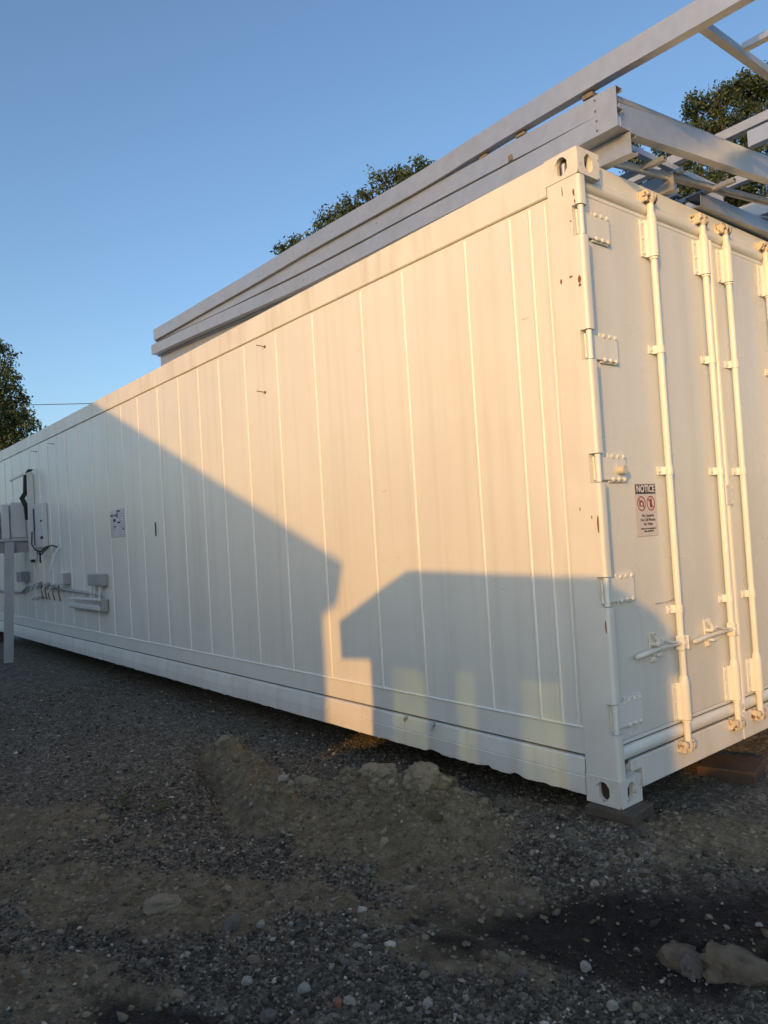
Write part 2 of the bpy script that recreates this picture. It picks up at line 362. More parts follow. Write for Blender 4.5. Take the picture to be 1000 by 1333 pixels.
dm = dirt_mask(x, y); wm = wet_mask(x, y)
keep = (rng.random(len(x)) > dm*.96) & (rng.random(len(x)) > wm*.8)
x, y = x[keep], y[keep]
r = np.exp(rng.normal(math.log(.0042), .52, len(x))).clip(.0018, .019)
gr = bpy.data.objects.new('gravel', stones(len(x), x, y, r, rng.beta(.85, 1.6, len(x)), 'gravel', gravel_mat)); col.objects.link(gr)
tag(gr, 'dark grey crushed gravel strewn over the yard', 'gravel', kind='stuff')
crumb_mat = attr_mat('crumbled earth', [(0, (.085, .068, .040)), (.5, (.18, .15, .095)), (1, (.30, .26, .18))], .95, bump=(120, .002))
x = rng.uniform(-3.1, 1.3, 60000); y = rng.uniform(-2.4, .6, 60000); keep = rng.random(len(x)) < dirt_mask(x, y)*.42*(1-wet_mask(x, y)*.8); x, y = x[keep], y[keep]
hx = rng.normal(-1.02, .33, 2600); hy = rng.normal(-.36, .15, 2600)+.25*(hx+1.0); x = np.concatenate([x, hx]); y = np.concatenate([y, hy])
r = np.exp(rng.normal(math.log(.0065), .55, len(x))).clip(.002, .03)
hx = rng.normal(-1.0, .34, 70); hy = rng.normal(-.38, .13, 70)+.3*(hx+1.0); x = np.concatenate([x, hx]); y = np.concatenate([y, hy]); r = np.concatenate([r, rng.uniform(.014, .042, 70)])
ce = bpy.data.objects.new('earth_crumbs', stones(len(x), x, y, r, rng.beta(2, 2, len(x)), 'earth_crumbs', crumb_mat, -.12)); col.objects.link(ce)
tag(ce, 'crumbled brown earth spilled over the gravel', 'earth', kind='stuff')

# ------------------------------------------------------------------ container
LEN, WID, HT = 12.19, 2.438, 2.896
cont = thing('refrigerated_container', 'long white refrigerated shipping container with closed rear doors, half in warm evening sun', 'shipping container', (0, 0, 0))
RIBS = [-.2028, -.2931, -.4158, -.7204, -1.2199, -1.609, -2.1385, -2.61, -3.071, -3.4988, -3.878, -4.2816, -4.742, -5.245, -5.703, -6.174, -6.687, -7.157, -7.613, -8.038, -8.42, -8.855, -9.329, -9.794, -10.358, -10.8, -11.25, -11.7]
ZP0, ZP1 = .322, 2.735
edges = [-.176]+RIBS+[-12.02]
def dent(x, z):
    d = 0
    for (cx, cz, rx, rz, a) in [(-.25, 2.21, .06, .10, .006), (-.27, 1.86, .10, .05, .005), (-.50, 1.92, .16, .05, .004), (-.60, 2.35, .25, .06, .0035), (-.62, 1.55, .12, .12, .003), (-.75, 2.0, .1, .06, .003), (-1.0, 2.2, .35, .05, -.0025), (-.25, .95, .05, .2, .004), (-1.9, 1.0, .3, .2, -.002), (-4.4, 1.2, .15, .5, .003), (-.33, 1.3, .1, .15, -.003)]:
        d += 1.7*a*math.exp(-((x-cx)/rx)**2-((z-cz)/rz)**2)
    return d
for k in range(len(edges)-1):
    x1, x0 = edges[k], edges[k+1]; w_ = x1-x0; mb = MB(); nu = max(3, int(w_/.07)); nv = 26 if x1 > -4 else 12
    amp = random.uniform(.0010, .0032)*min(1, w_/.3); vs = []
    for j in range(nv+1):
        for q in range(nu+1):
            u, v_ = q/nu, j/nv; xx = x0+u*w_; zz = ZP0+v_*(ZP1-ZP0)
            fade = 4*u*(1-u)
            yy = .014-amp*fade*min(1, 6*v_*(1-v_))-fade*.0036*mnoise.noise((xx*1.1+k*7, zz*1.6, k*3.1))+dent(xx, zz)*min(1, fade*1.5)
            vs.append((xx, yy, zz))
    fs = [(j*(nu+1)+q, j*(nu+1)+q+1, (j+1)*(nu+1)+q+1, (j+1)*(nu+1)+q) for j in range(nv) for q in range(nu)]
    mb.add(vs, fs); mb.build('wall_panel', panel_paint, cont, ang=80)
# raised beads that cover the panel joints
for k, xr in enumerate(RIBS):
    mb = MB(); rr = .0088 if k not in (0,) else .0055; nz_ = 14; ring = []
    for j in range(nz_+1):
        zz = ZP0+.004+(ZP1-ZP0-.02)*j/nz_; wob = .0022*mnoise.noise((k*5.3, zz*1.3, 0)) if 0 < j < nz_ else 0
        for a in range(7):
            t = PI*a/6; ring.append((xr+wob-math.cos(t)*rr, .013-math.sin(t)*rr*.72, zz))
    fs = [(j*7+a, j*7+a+1, (j+1)*7+a+1, (j+1)*7+a) for j in range(nz_) for a in range(6)]+[tuple(nz_*7+a for a in range(7))]
    mb.add(ring, fs); mb.build('rib', bead_paint, cont, ang=70)
# top rail, kick strip, lower rail
mb = MB(); prof = [(.0, 2.742), (.006, 2.736), (.05, 2.736), (.05, 2.896), (.006, 2.896), (0, 2.89)]
mb.prism(prof, lambda a, b, t: (t, a, b), -.178, -12.01); mb.build('top_rail', rail_paint, cont)
mb = MB()
for k in range(19): mb.box((-.5-k*.62, -.0015, 2.782), (-.507-k*.62, .002, 2.793), .001)
o = mb.build('rail_stud', rail_paint, cont); o['kind'] = 'stuff'
mb = MB(); prof = [(.012, .200), (.012, .316), (.05, .316), (.05, .200)]
mb.prism(prof, lambda a, b, t: (t, a, b), -.16, -12.03); mb.build('kick_strip', paint, cont)
mb = MB(); mb.tube([(-12.0, .012, .320), (-.172, .012, .320), (-.158, .012, .312), (-.156, .012, .20)], .0065, 8); mb.build('edge_bead', bead_paint, cont)
mb = MB(); mb.box((-.172, .026, .18), (-12.02, .06, .215)); mb.build('recess_strip', seam_dirt, cont)
# lower rail: bevel above, face, ragged bottom lip
mb = MB(); nseg = 420; prof_n = 6; vs = []
for j in range(nseg+1):
    xx = -.176-(LEN-.352)*j/nseg
    lip = .02+.004*mnoise.noise((xx*3, 1, 0))+.006*mnoise.noise((xx*11, 4, 0))
    if -1.35 < xx < -.30: lip += .006*mnoise.noise((xx*26, 9, 0))+.016*max(0, math.sin(xx*21+math.sin(xx*9)*1.6))**3
    wv = .002*mnoise.noise((xx*2, 8, 0))+(.004*mnoise.noise((xx*13, 3, 1)) if -1.3 < xx < -.35 else 0)
    for (yy, zz) in ((.035, .188), (.010, .187), (.003, .180), (-.006, .112), (-.0035, .109), (-.0035, .106), (-.0075+wv*.3, .103), (-.0075+wv, (.103+lip)/2), (-.0065+wv*2, lip+.004), (.001+wv*2, lip), (.03, lip+.004), (.03, .15)): vs.append((xx, yy, zz))
q = 12; fs = [(j*q+a, j*q+a+1, (j+1)*q+a+1, (j+1)*q+a) for j in range(nseg) for a in range(q-1)]
mb.add(vs, fs); mb.build('bottom_rail', rail_paint, cont, ang=14)
mb = MB(); mb.dome((-1.40, -.002, .178), (0, -1, .4), .012, .012); mb.box((-1.412, -.014, .158), (-1.402, -.006, .184), .002); mb.build('rail_bolt', chrome, cont)
mb = MB(); mb.dome((-1.17, -.002, .178), (0, -1, .4), .014, .012); mb.tube([(-1.17, -.008, .178), (-1.165, -.03, .15)], .005, 6); mb.build('rail_bolt', chrome, cont)
# shell (roof, far side, nose, underside)
mb = MB(); mb.box((-.05, .05, 2.80), (-12.14, 2.388, 2.882)); mb.build('roof', paint, cont)
mb = MB(); mb.box((-.178, 2.39, .02), (-12.0, 2.438, 2.896), .004); mb.build('far_side_wall', paint, cont)
mb = MB(); mb.box((-12.15, .05, .05), (-12.18, 2.39, 2.86), .004); mb.build('nose_wall', paint, cont)
mb = MB(); mb.box((-.06, .06, .15), (-12.14, 2.38, .19))
for k in range(22): mb.box((-.35-k*.53, .04, .05), (-.40-k*.53, 2.38, .148))
o = mb.build('underframe', under_mat, cont)
# corner castings
def face_holes(bm, origin, ux, uy, w_, h_, hw, hh, depth, chamf=.0):
    """rect face with an oval hole sunk inward along n = ux x uy"""
    o = Vector(origin); ux = Vector(ux); uy = Vector(uy); n_ = ux.cross(uy); c = o+ux*w_/2+uy*h_/2; N_ = 24
    inner = []; outer = []; inn2 = []
    for k in range(N_):
        t = 2*PI*(k+.5)/N_; ct, st = math.cos(t), math.sin(t)
        # stadium outline
        rr = min(hw, hh); ex = hw-rr; ey = hh-rr
        px = rr*ct+(ex if ct > 0 else -ex); py = rr*st+(ey if st > 0 else -ey)
        inner.append(bm.verts.new(c+ux*px+uy*py)); inn2.append(bm.verts.new(c+ux*px+uy*py-n_*depth))
        s_ = min((w_/2)/max(abs(ct), 1e-6), (h_/2)/max(abs(st), 1e-6)); outer.append(bm.verts.new(c+ux*ct*s_+uy*st*s_))
    for k in range(N_):
        k2 = (k+1) % N_
        bm.faces.new((outer[k], outer[k2], inner[k2], inner[k])); bm.faces.new((inner[k], inner[k2], inn2[k2], inn2[k]))
    # corner triangles
    for sx in (-1, 1):
        for sy in (-1, 1):
            cv = bm.verts.new(c+ux*sx*w_/2+uy*sy*h_/2)
            cand = [(outer[k], outer[(k+1) % N_]) for k in range(N_)]
            for a, b in cand:
                A = a.co-c; B = b.co-c
                ax, ay, bx, by = A.dot(ux), A.dot(uy), B.dot(ux), B.dot(uy)
                if (abs(abs(ax)-w_/2) < 1e-5) != (abs(abs(bx)-w_/2) < 1e-5):
                    if (ax+bx)*sx > 0 and (ay+by)*sy > 0: bm.faces.new((a, b, cv))
def casting(x0, y0, z0, sx, sy):
    """ISO corner block, outer corner at (x0,y0); grows along sx,sy (signs)"""
    bm = bmesh.new(); a, b, h = .178, .162, .118
    # long side face (normal -sy*y), short end face (normal -sx*x), top and bottom
    face_holes(bm, (0, 0, 0), (1, 0, 0), (0, 0, 1), a, h, .028, .042, .028)
    face_holes(bm, (a, 0, 0), (0, 1, 0), (0, 0, 1), b, h, .024, .041, .028)
    for z in (0, h): bm.faces.new([bm.verts.new(p) for p in ((0, 0, z), (a, 0, z), (a, b, z), (0, b, z))])
    bm.faces.new([bm.verts.new(p) for p in ((0, b, 0), (a, b, 0), (a, b, h), (0, b, h))])
    bm.faces.new([bm.verts.new(p) for p in ((0, 0, 0), (0, b, 0), (0, b, h), (0, 0, h))])
    bmesh.ops.remove_doubles(bm, verts=bm.verts[:], dist=.0005)
    for v in bm.verts:
        v.co = Vector((x0-sx*(a-v.co.x) if sx > 0 else x0+(a-v.co.x), y0+v.co.y if sy > 0 else y0-v.co.y, z0+v.co.z))
    ed = [e for e in bm.edges if len(e.link_faces) == 2 and e.link_faces[0].normal.length > 0 and e.calc_face_angle(0) > 1.2 and all(abs(v.co.x-x0) < .001 or abs(v.co.y-y0) < .001 for v in e.verts) and (e.verts[0].co-e.verts[1].co).length > .03]
    bmesh.ops.recalc_face_normals(bm, faces=bm.faces[:])
    try: bmesh.ops.bevel(bm, geom=ed, offset=.006, segments=2, affect='EDGES')
    except Exception: pass
    me = bpy.data.meshes.new('corner_casting'); bm.to_mesh(me); bm.free(); me.materials.append(cast_paint)
    me.polygons.foreach_set('use_smooth', [True]*len(me.polygons)); me.set_sharp_from_angle(angle=R_(30))
    shade_box = MB(); xa, xb = (x0-sx*.03, x0-sx*.15); ya, yb = (y0+sy*.03, y0+sy*.14); shade_box.box((xa, ya, z0+.012), (xb, yb, z0+.106))  # dark box added inside so the holes look shaded
    shade_box.build('casting_shade_box', hollow_shade_mat, cont)
    ob = bpy.data.objects.new('corner_casting', me); col.objects.link(ob); ob.parent = cont
    return ob
for z in (0, HT-.118):
    casting(.003, -.004, z, 1, 1); casting(.003, WID+.004, z, 1, -1)
    casting(-LEN-.003, -.004, z, -1, 1); casting(-LEN-.003, WID+.004, z, -1, -1)
# twist-lock stub seen inside the upper casting hole
mb = MB(); mb.tube([(-.085, .018, 2.80), (-.085, .018, 2.85)], .012, 10); mb.dome((-.085, .016, 2.845), (0, -1, 0), .014, .01); mb.build('lock_stub', chrome, cont)
# rear corner posts with hinge pockets
POCK = [(.310, .445), (.865, .998), (1.41, 1.54), (1.953, 2.088), (2.508, 2.645)]
def arc(cx, cy, r_, a0, a1, n_=5): return [(cx+r_*math.cos(R_(a0+(a1-a0)*k/n_)), cy+r_*math.sin(R_(a0+(a1-a0)*k/n_))) for k in range(n_+1)]
full = [(-.172, 0)]+arc(-.016, .016, .016, -90, 0)+arc(-.016, .040, .016, 0, 90)+[(-.06, .056), (-.172, .056)]
pock = [(-.172, 0), (-.046, 0), (-.046, .045), (-.06, .056), (-.172, .056)]
def post(side, name):
    mb = MB(); yf = (lambda y: y) if side > 0 else (lambda y: WID-y); zc = .116; mbx = []
    for a, b in POCK+[(HT-.1185, None)]:
        mb.prism(full, lambda p, q_, t: (p, yf(q_), t), zc, a)
        if b: mb.prism(pock, lambda p, q_, t: (p, yf(q_), t), a, b); zc = b
    mb.build('corner_post', cast_paint if False else post_paint, cont, ang=40)
post_paint = mat('scuffed white post paint', (.73, .74, .695), .36, var=(3, (.66, .66, .61), .7), streak=((.55, .5, .42), .35, 10, .8), chips=((.13, .075, .045), 13, .755), bump=(35, .0008))
post(1, 'a'); post(-1, 'b')
for yy in (0, WID-.1):
    mb = MB(); mb.box((-LEN, yy, .118), (-LEN+.17, yy+.1, HT-.118), .008); mb.build('corner_post', post_paint, cont)
# post scuffs and rust spots, weld seam
mb = MB()
for px, pz, w_, h_ in [(-.128, 2.33, .007, .016), (-.075, 2.335, .012, .006), (-.03, 2.31, .01, .02), (-.03, 2.285, .008, .01), (-.03, 2.70, .006, .02), (-.027, 2.66, .005, .012), (-.09, 2.72, .003, .03), (-.055, 2.58, .006, .006), (-.11, 1.30, .004, .012), (-.05, 1.26, .004, .01), (-.02, 1.22, .006, .05), (-.017, .78, .005, .03)]:
    n_ = 7; vs = [(px+w_*math.cos(2*PI*k/n_)*random.uniform(.6, 1.1), -.0012, pz+h_*math.sin(2*PI*k/n_)*random.uniform(.6, 1.1)) for k in range(n_)]; mb.add(vs, [tuple(range(n_))])
o = mb.build('rust_spot', rust, cont); o['kind'] = 'stuff'
# header, sill and their rounded rolls
mb = MB(); mb.box((-.058, .162, 2.775), (-.09, WID-.162, 2.893), .003); mb.box((-.058, .06, 2.72), (-.1, .162, 2.776)); mb.box((-.058, WID-.162, 2.72), (-.1, WID-.06, 2.776)); mb.build('door_header', rail_paint, cont)
def roll(z, r_, name):
    mb = MB(); prof = [(-.058+r_*math.cos(R_(t)), z+r_*1.3*math.sin(R_(t))) for t in range(-90, 91, 15)]
    mb.prism(prof, lambda a, b, t: (a, t, b), .06, WID-.06); return mb.build(name, paint, cont, ang=40)
roll(2.772, .027, 'header_roll'); roll(.203, .024, 'sill_roll')
mb = MB(); mb.box((-.044, .245, .024), (-.09, 1.196, .163), .004); mb.box((-.044, .162, .112), (-.09, .245, .163), .003); mb.box((-.08, .248, .024), (-.3, .254, .11), .001)
mb.box((-.044, 1.216, .024), (-.09, WID-.245, .163), .004); mb.box((-.044, WID-.245, .112), (-.09, WID-.162, .163), .003); mb.box((-.047, 1.190, .03), (-.09, 1.222, .16), .003)
mb.build('door_sill', rail_paint, cont)
mb = MB(); mb.box((-.074, .063, .165), (-.09, WID-.063, 2.775)); mb.build('seal_backing', dark_seal, cont)
# doors
door_paint = mat('white door paint', (.70, .71, .67), .27, var=(1.1, (.65, .655, .61), .9), streak=((.55, .545, .50), .45, 11, .35), bump=(4, .0014))
def bulge_panel(y0, y1, z0, z1, xf, th, nu=16, nv=36, seed=0, amp=.0016):
    mb = MB(); vs = []
    for j in range(nv+1):
        for q_ in range(nu+1):
            u, v_ = q_/nu, j/nv; yy = y0+u*(y1-y0); zz = z0+v_*(z1-z0); e = min(1, 14*u*(1-u), 14*v_*(1-v_))
            vs.append((xf+e*amp*mnoise.noise((yy*2.4+seed, zz*1.4, seed)), yy, zz))
    fs = [(j*(nu+1)+q_, j*(nu+1)+q_+1, (j+1)*(nu+1)+q_+1, (j+1)*(nu+1)+q_) for j in range(nv) for q_ in range(nu)]
    mb.add(vs, fs)
    mb.box((xf-.002, y0, z0), (xf-th, y1, z1)); return mb
for (a, b, sd_) in ((.062, 1.196, 3), (1.222, WID-.062, 9)):
    d = bulge_panel(a+.004, b, .262, 2.716, -.05, .022, seed=sd_).build('door', door_paint, cont, ang=60)
    # moulded rim strips along the top and bottom edge of the leaf
    for z0, z1 in ((2.716, 2.740), (.240, .258)):
        e = MB(); e.box((-.05, a+.012, z0), (-.068, b, z1), .004); e.build('door_rim', paint, d)
    e = MB()
    for q_ in (b-.004, ) if sd_ == 3 else (a+.004, ):
        e.tube([(-.044, q_, .17), (-.044, q_, 2.735)], .011, 8)
        e.tube([(-.046, q_+(-.022 if sd_ == 3 else .022), .24), (-.046, q_+(-.022 if sd_ == 3 else .022), 2.73)], .006, 8)
    e.build('door_gasket', paint, d)
# centre cover strip, latch plate
mb = MB(); mb.box((-.05, 1.197, .16), (-.062, 1.221, 2.735), .002); mb.build('centre_seal', paint, cont)
mb = MB(); mb.box((-.030, 1.19, 1.285), (-.036, 1.262, 1.395), .002)
for zz in (1.30, 1.34, 1.38): mb.dome((-.030, 1.252, zz), (1, 0, 0), .006, .005)
mb.build('latch_plate', rod_paint, cont)
# hinges
def hinge(z0, z1, side, bumper=False):
    yf = (lambda y: y) if side > 0 else (lambda y: WID-y)
    mb = MB(); mb.tube([(-.016, yf(.022), z0+.004), (-.016, yf(.022), z1-.004)], .0135, 12)
    mb.box((-.043, yf(.018), z0+.012), (-.033, yf(.265), z1-.012), .003)
    mb.box((-.040, yf(.132), z0+.002), (-.0475, yf(.268), z1+.004), .002)
    mb.box((-.030, yf(.03), z0+.012), (-.040, yf(.06), z1-.012), .003)
    h = mb.build('hinge', paint, cont)
    for zz in (z0+.016, z1-.010):
        for yy in (.155, .2, .245):
            b = MB(); b.dome((-.033, yf(yy), zz), (1, 0, 0), .0105, .010, 8); b.build('bolt', rod_paint, h)
    if bumper:
        b = MB(); b.tube([(-.036, yf(.20), z0+.058), (.004, yf(.20), z0+.058)], [.022, .019], 12); b.build('bumper', mat('tan rubber bumper', (.55, .51, .42), .6), h)
for side in (1, -1):
    for k, (a, b) in enumerate(POCK): hinge(a, b, side, bumper=(k == 2 and side > 0))
# locking rods
RX_ = -.018
def keeper(yc, zc, s_, parent):
    mb = MB(); mb.box((-.058, yc-.056, zc-.032), (-.046, yc+.054, zc+.032), .003)
    mb.box((-.048, yc-.052, zc-.028), (-.004, yc-.034, zc+.028), .004); mb.box((-.048, yc+.030, zc-.024), (-.008, yc+.046, zc+.024), .004)
    mb.box((-.016, yc-.050, zc-.004), (.004, yc-.022, zc+.024), .004)
    mb.build('cam_keeper', rusty, parent)
    c = MB(); c.tube([(RX_, yc, zc-.030), (RX_, yc, zc-.012), (RX_, yc, zc+.010), (RX_, yc, zc+.026)], [.019, .025, .025, .018], 10)
    c.box((-.045, yc-.018, zc-.012), (RX_, yc+.022, zc+.013), .004); c.box((-.012, yc+.006, zc-.018), (.008, yc+.034, zc+.016), .005); c.build('cam', rusty, parent)
def saddle(b, yc, z0, z1, r_, fl):
    """sheet bent over the rod: flange on the door, sloping cheek, rounded nose"""
    pr = [(-.049, yc-fl), (-.042, yc-fl), (-.040, yc-r_-.010)]+[(RX_+r_*math.cos(R_(t)), yc+r_*math.sin(R_(t))) for t in range(-110, 91, 20)]+[(-.040, yc+r_+.004), (-.049, yc+r_+.006)]
    b.prism(pr, lambda p, q_, t: (p, q_, t), z0, z1)
def locking_rod(yc, off, handle):
    mb = MB(); mb.tube([(RX_, yc, .155), (RX_, yc, 2.80)], .0170, 14)
    r_ = mb.build('locking_rod', rod_paint, cont)
    for z0, z1 in ((.262, .440), (2.520, 2.705)):
        b = MB(); b.tube([(RX_, yc, z0-.012), (RX_, yc, z0-.003)], .0225, 14); saddle(b, yc, z0, z1, .0255, .062); b.tube([(RX_, yc, z1), (RX_, yc, z1+.03)], [.0245, .0205], 14)
        for zz in (z0+.018, (z0+z1)/2, z1-.018): b.dome((-.042, yc-.05, zz), (1, -.4, 0), .009, .008)
        b.build('rod_sleeve', rod_paint, r_)
    for zz in (2.062, 1.468, .795):
        b = MB(); saddle(b, yc, zz-.019, zz+.019, .0215, .058); b.dome((-.042, yc-.046, zz), (1, -.4, 0), .009, .008); b.build('rod_guide', rod_paint, r_)
    keeper(yc, 2.815, 1, r_); keeper(yc, .135, -1, r_)
    if handle:
        zz = .632; mb = MB()
        mb.box((-.03, yc-.028, zz-.034), (.012, yc-.022, zz+.034), .002); mb.box((-.03, yc+.016, zz-.034), (.012, yc+.022, zz+.034), .002); mb.dome((.0, yc, zz+.0), (1, 0, 0), .014, .014)
        mb.box((-.012, yc-.024, zz-.03), (.006, yc+.018, zz+.03), .005); mb.build('handle_hub', rod_paint, r_)
        b = MB(); b.tube([(-.004, yc-.02, zz+.002), (-.012, yc-.10, zz), (-.022, yc-.20, zz-.004)], [.011, .010, .012], 10)
        b.tube([(-.022, yc-.19, zz-.004), (-.024, yc-.28, zz-.010), (-.024, yc-.365, zz-.016), (-.024, yc-.375, zz-.017)], [.0115, .013, .013, .008], 10); b.build('handle', cast_paint, r_)
        b = MB(); b.box((-.049, yc-.235, zz-.065), (-.041, yc-.185, zz+.075), .004); b.box((-.043, yc-.232, zz+.014), (.0, yc-.188, zz+.030), .004); b.box((-.043, yc-.226, zz-.034), (.0, yc-.194, zz-.020), .004)
        b.tube([(-.012, yc-.205, zz+.026), (-.016, yc-.215, zz+.05), (-.022, yc-.235, zz+.075)], [.012, .010, .013], 8); b.dome((-.041, yc-.21, zz-.05), (1, 0, 0), .016, .014)
        b.tube([(-.004, yc-.18, zz+.036), (.002, yc-.13, zz+.018), (-.002, yc-.06, zz+.008)], .007, 8); b.build('handle_catch', cast_paint, r_)
locking_rod(.605, 0, 1); locking_rod(1.112, 0, 1); locking_rod(1.366, 0, 0); locking_rod(1.86, 0, 0)
# bent wire pull and scratch on the left leaf
mb = MB(); mb.tube([(-.046, .45, .835), (-.044, .55, .832), (-.044, .655, .846), (-.04, .68, .862)], .0028, 6); mb.dome((-.047, .68, .868), (1, 0, 0), .007, .006); mb.build('door_scratch_wire', chrome, cont)

# ---- text helper
def text_mesh(s_, size, m, name, parent, center, thick=.0, sx=1.0):
    cu = bpy.data.curves.new(name, 'FONT'); cu.body = s_; cu.size = size; cu.align_x = 'CENTER'; cu.align_y = 'CENTER'; cu.offset = thick; cu.extrude = .0002; cu.resolution_u = 3
    tmp = bpy.data.objects.new(name, cu); col.objects.link(tmp)
    dg = bpy.context.evaluated_depsgraph_get(); me = bpy.data.meshes.new_from_object(tmp.evaluated_get(dg))
    bpy.data.objects.remove(tmp); me.materials.clear(); me.materials.append(m)
    me.transform(Matrix.Translation(center) @ Matrix(((0, 0, 1, 0), (sx, 0, 0, 0), (0, 1, 0, 0), (0, 0, 0, 1))))
    o_ = bpy.data.objects.new(name, me); col.objects.link(o_); o_.parent = parent; return o_
SX = -.0475
mb = MB(); mb.box((SX, .340, 1.158), (SX+.0012, .521, 1.408), .0004); sign = mb.build('notice_sign', sign_mat, cont)
mb = MB(); mb.box((SX+.0012, .346, 1.358), (SX+.0022, .515, 1.403)); mb.build('sign_header', sign_navy, sign)
cy = .4305; fx = SX+.0016
text_mesh('NOTICE', .046, sign_white, 'lettering', sign, (SX+.0028, cy, 1.3805), .0011, .92)
for yc in (.390, .470):
    mb = MB(); R0, R1 = .0355, .0295; n_ = 32; vs = []
    for k in range(n_):
        t = 2*PI*k/n_
        vs += [(fx, yc+R0*math.cos(t), 1.312+R0*math.sin(t)), (fx, yc+R1*math.cos(t), 1.312+R1*math.sin(t))]
    mb.add(vs, [(2*k, 2*k+1, (2*k+3) % (2*n_), (2*k+2) % (2*n_)) for k in range(n_)])
    t = R_(-45 if True else 45); ct, st = math.cos(t), math.sin(t); L_, W_ = .031, .0028
    mb.add([(fx+.0003, yc+ct*a-st*b, 1.312+st*a+ct*b) for a, b in ((-L_, -W_), (L_, -W_), (L_, W_), (-L_, W_))], [(0, 1, 2, 3)])
    mb.build('prohibition_mark', sign_red, sign)
    mb = MB()
    if yc < .43:
        mb.box((fx-.0004, yc-.019, 1.298), (fx+.0002, yc+.019, 1.322)); mb.box((fx-.0004, yc-.008, 1.322), (fx+.0002, yc+.008, 1.328))
    else:
        mb.box((fx-.0004, yc-.009, 1.292), (fx+.0002, yc+.009, 1.332)); mb.box((fx-.0004, yc+.004, 1.332), (fx+.0002, yc+.008, 1.338))
    mb.build('pictogram', sign_red, sign)
    if yc < .43:
        mb = MB(); n_ = 16; mb.add([(fx+.0005, yc+.0085*math.cos(2*PI*k/n_), 1.310+.0085*math.sin(2*PI*k/n_)) for k in range(n_)], [tuple(range(n_))]); mb.build('lens_mark', sign_mat, sign)
for s_, zz, sz in (('No Cameras', 1.2545, .0175), ('No Cell Phones', 1.2345, .0175), ('No Video', 1.2145, .0175), ('Phones can be regulated or', 1.193, .0105), ('video confiscated', 1.181, .0105)):
    text_mesh(s_, sz*1.12, ink, 'lettering', sign, (fx+.0004, cy+.006, zz), .0004)
mb = MB()
for k in range(26):
    px, pz = random.uniform(-5.5, -.3), random.uniform(.35, 2.6); a = random.choice([0, 0, PI/2, .4]); L_ = random.uniform(.008, .028); wd_ = random.uniform(.0006, .0013)
    mb.add([(px+math.cos(a)*u-math.sin(a)*v, .0098, pz+math.sin(a)*u+math.cos(a)*v) for u, v in ((-L_, -wd_), (L_, -wd_*.4), (L_, wd_*.4), (-L_, wd_))], [(0, 1, 2, 3)])
o = mb.build('scuff', scuff_mat, cont); o['kind'] = 'stuff'
for z0, z1 in ((2.7405, 2.7455), (.2335, .2385)):
    mb = MB(); mb.box((-.0585, .068, z0), (-.066, WID-.068, z1)); mb.build('seal_line', dark_seal, cont)
# identification sheet on the side wall
mb = MB(); mb.box((-6.16, .006, 1.372), (-5.975, .009, 1.655), .0005); mb.box((-5.965, .006, 1.374), (-5.76, .009, 1.67), .0005); lab = mb.build('data_label', label_mat, cont)
mb = MB()
for x_, z_, w_, h_ in [(-6.15, 1.592, .10, .018), (-6.02, 1.592, .05, .018), (-6.06, 1.535, .07, .03), (-6.05, 1.475, .06, .015), (-5.95, 1.635, .10, .016), (-5.955, 1.575, .03, .05), (-5.95, 1.515, .09, .016), (-5.80, 1.44, .03, .02)]:
    mb.box((x_, .0045, z_), (x_+w_, .0055, z_+h_))
mb.build('printed_block', ink, lab)
mb = MB()
for k in range(11):
    mb.box((-6.14, .0048, 1.395+k*.022), (-6.14+random.uniform(.08, .15), .0056, 1.402+k*.022)); mb.box((-5.90, .0048, 1.39+k*.024), (-5.90+random.uniform(.06, .13), .0056, 1.398+k*.024))
o = mb.build('printed_line', grey_ink, lab); o['kind'] = 'stuff'
mb = MB(); mb.box((-4.925, .002, 1.345), (-4.94, .008, 1.478), .002); mb.build('black_tape_mark', black, cont)
# steel pins standing off the wall
for px, pz in ((-2.76, 2.648), (-2.79, 2.32), (-8.95, 2.642), (-8.14, 2.641)):
    mb = MB(); mb.tube([(px, .014, pz), (px-.005, -.055, pz+.006)], .0035, 6); mb.dome((px, .012, pz), (0, -1, 0), .012, .007); mb.build('wall_pin', rust, cont)

# ------------------------------------------------------------------ timber blocks
def block(name, c, sz, rz, m, lab_, parts=None):
    o_ = thing(name, lab_, 'timber block', c, 'timber blocks carrying the container')
    mb = MB(); mb.box((c[0]-sz[0]/2, c[1]-sz[1]/2, c[2]), (c[0]+sz[0]/2, c[1]+sz[1]/2, c[2]+sz[2]), .006, Matrix.Rotation(rz, 3, 'Z')); mb.build('beam', m, o_)
    return o_
b0 = block('support_block', (-.05, .055, -.046), (.23, .19, .045), R_(6), wood_old, 'flat dark timber block under the near lower corner of the container')
for dx, dy in ((-.09, -.07), (.09, -.06), (.08, .08), (-.09, .08)):
    mb = MB(); mb.box((-.055+dx-.03, .06+dy-.03, -.13), (-.055+dx+.03, .06+dy+.03, -.047), .004); mb.build('foot', wood_old, b0)
block('support_block', (-.16, 1.28, -.235), (.30, .28, .10), R_(14), wood_red, 'reddish brown sunlit timber block lying under the middle of the door sill')
b1 = block('support_block', (-.06, 2.37, -.2), (.27, .27, .199), 0, wood_old, 'dark timber block under the far rear corner of the container')
b2 = block('support_block', (-12.1, .07, -.2), (.27, .27, .199), 0, wood_old, 'dark timber block under the distant front corner of the container')
b3 = block('support_block', (-12.1, 2.37, -.2), (.27, .27, .199), 0, wood_old, 'dark timber block under the hidden front corner of the container')

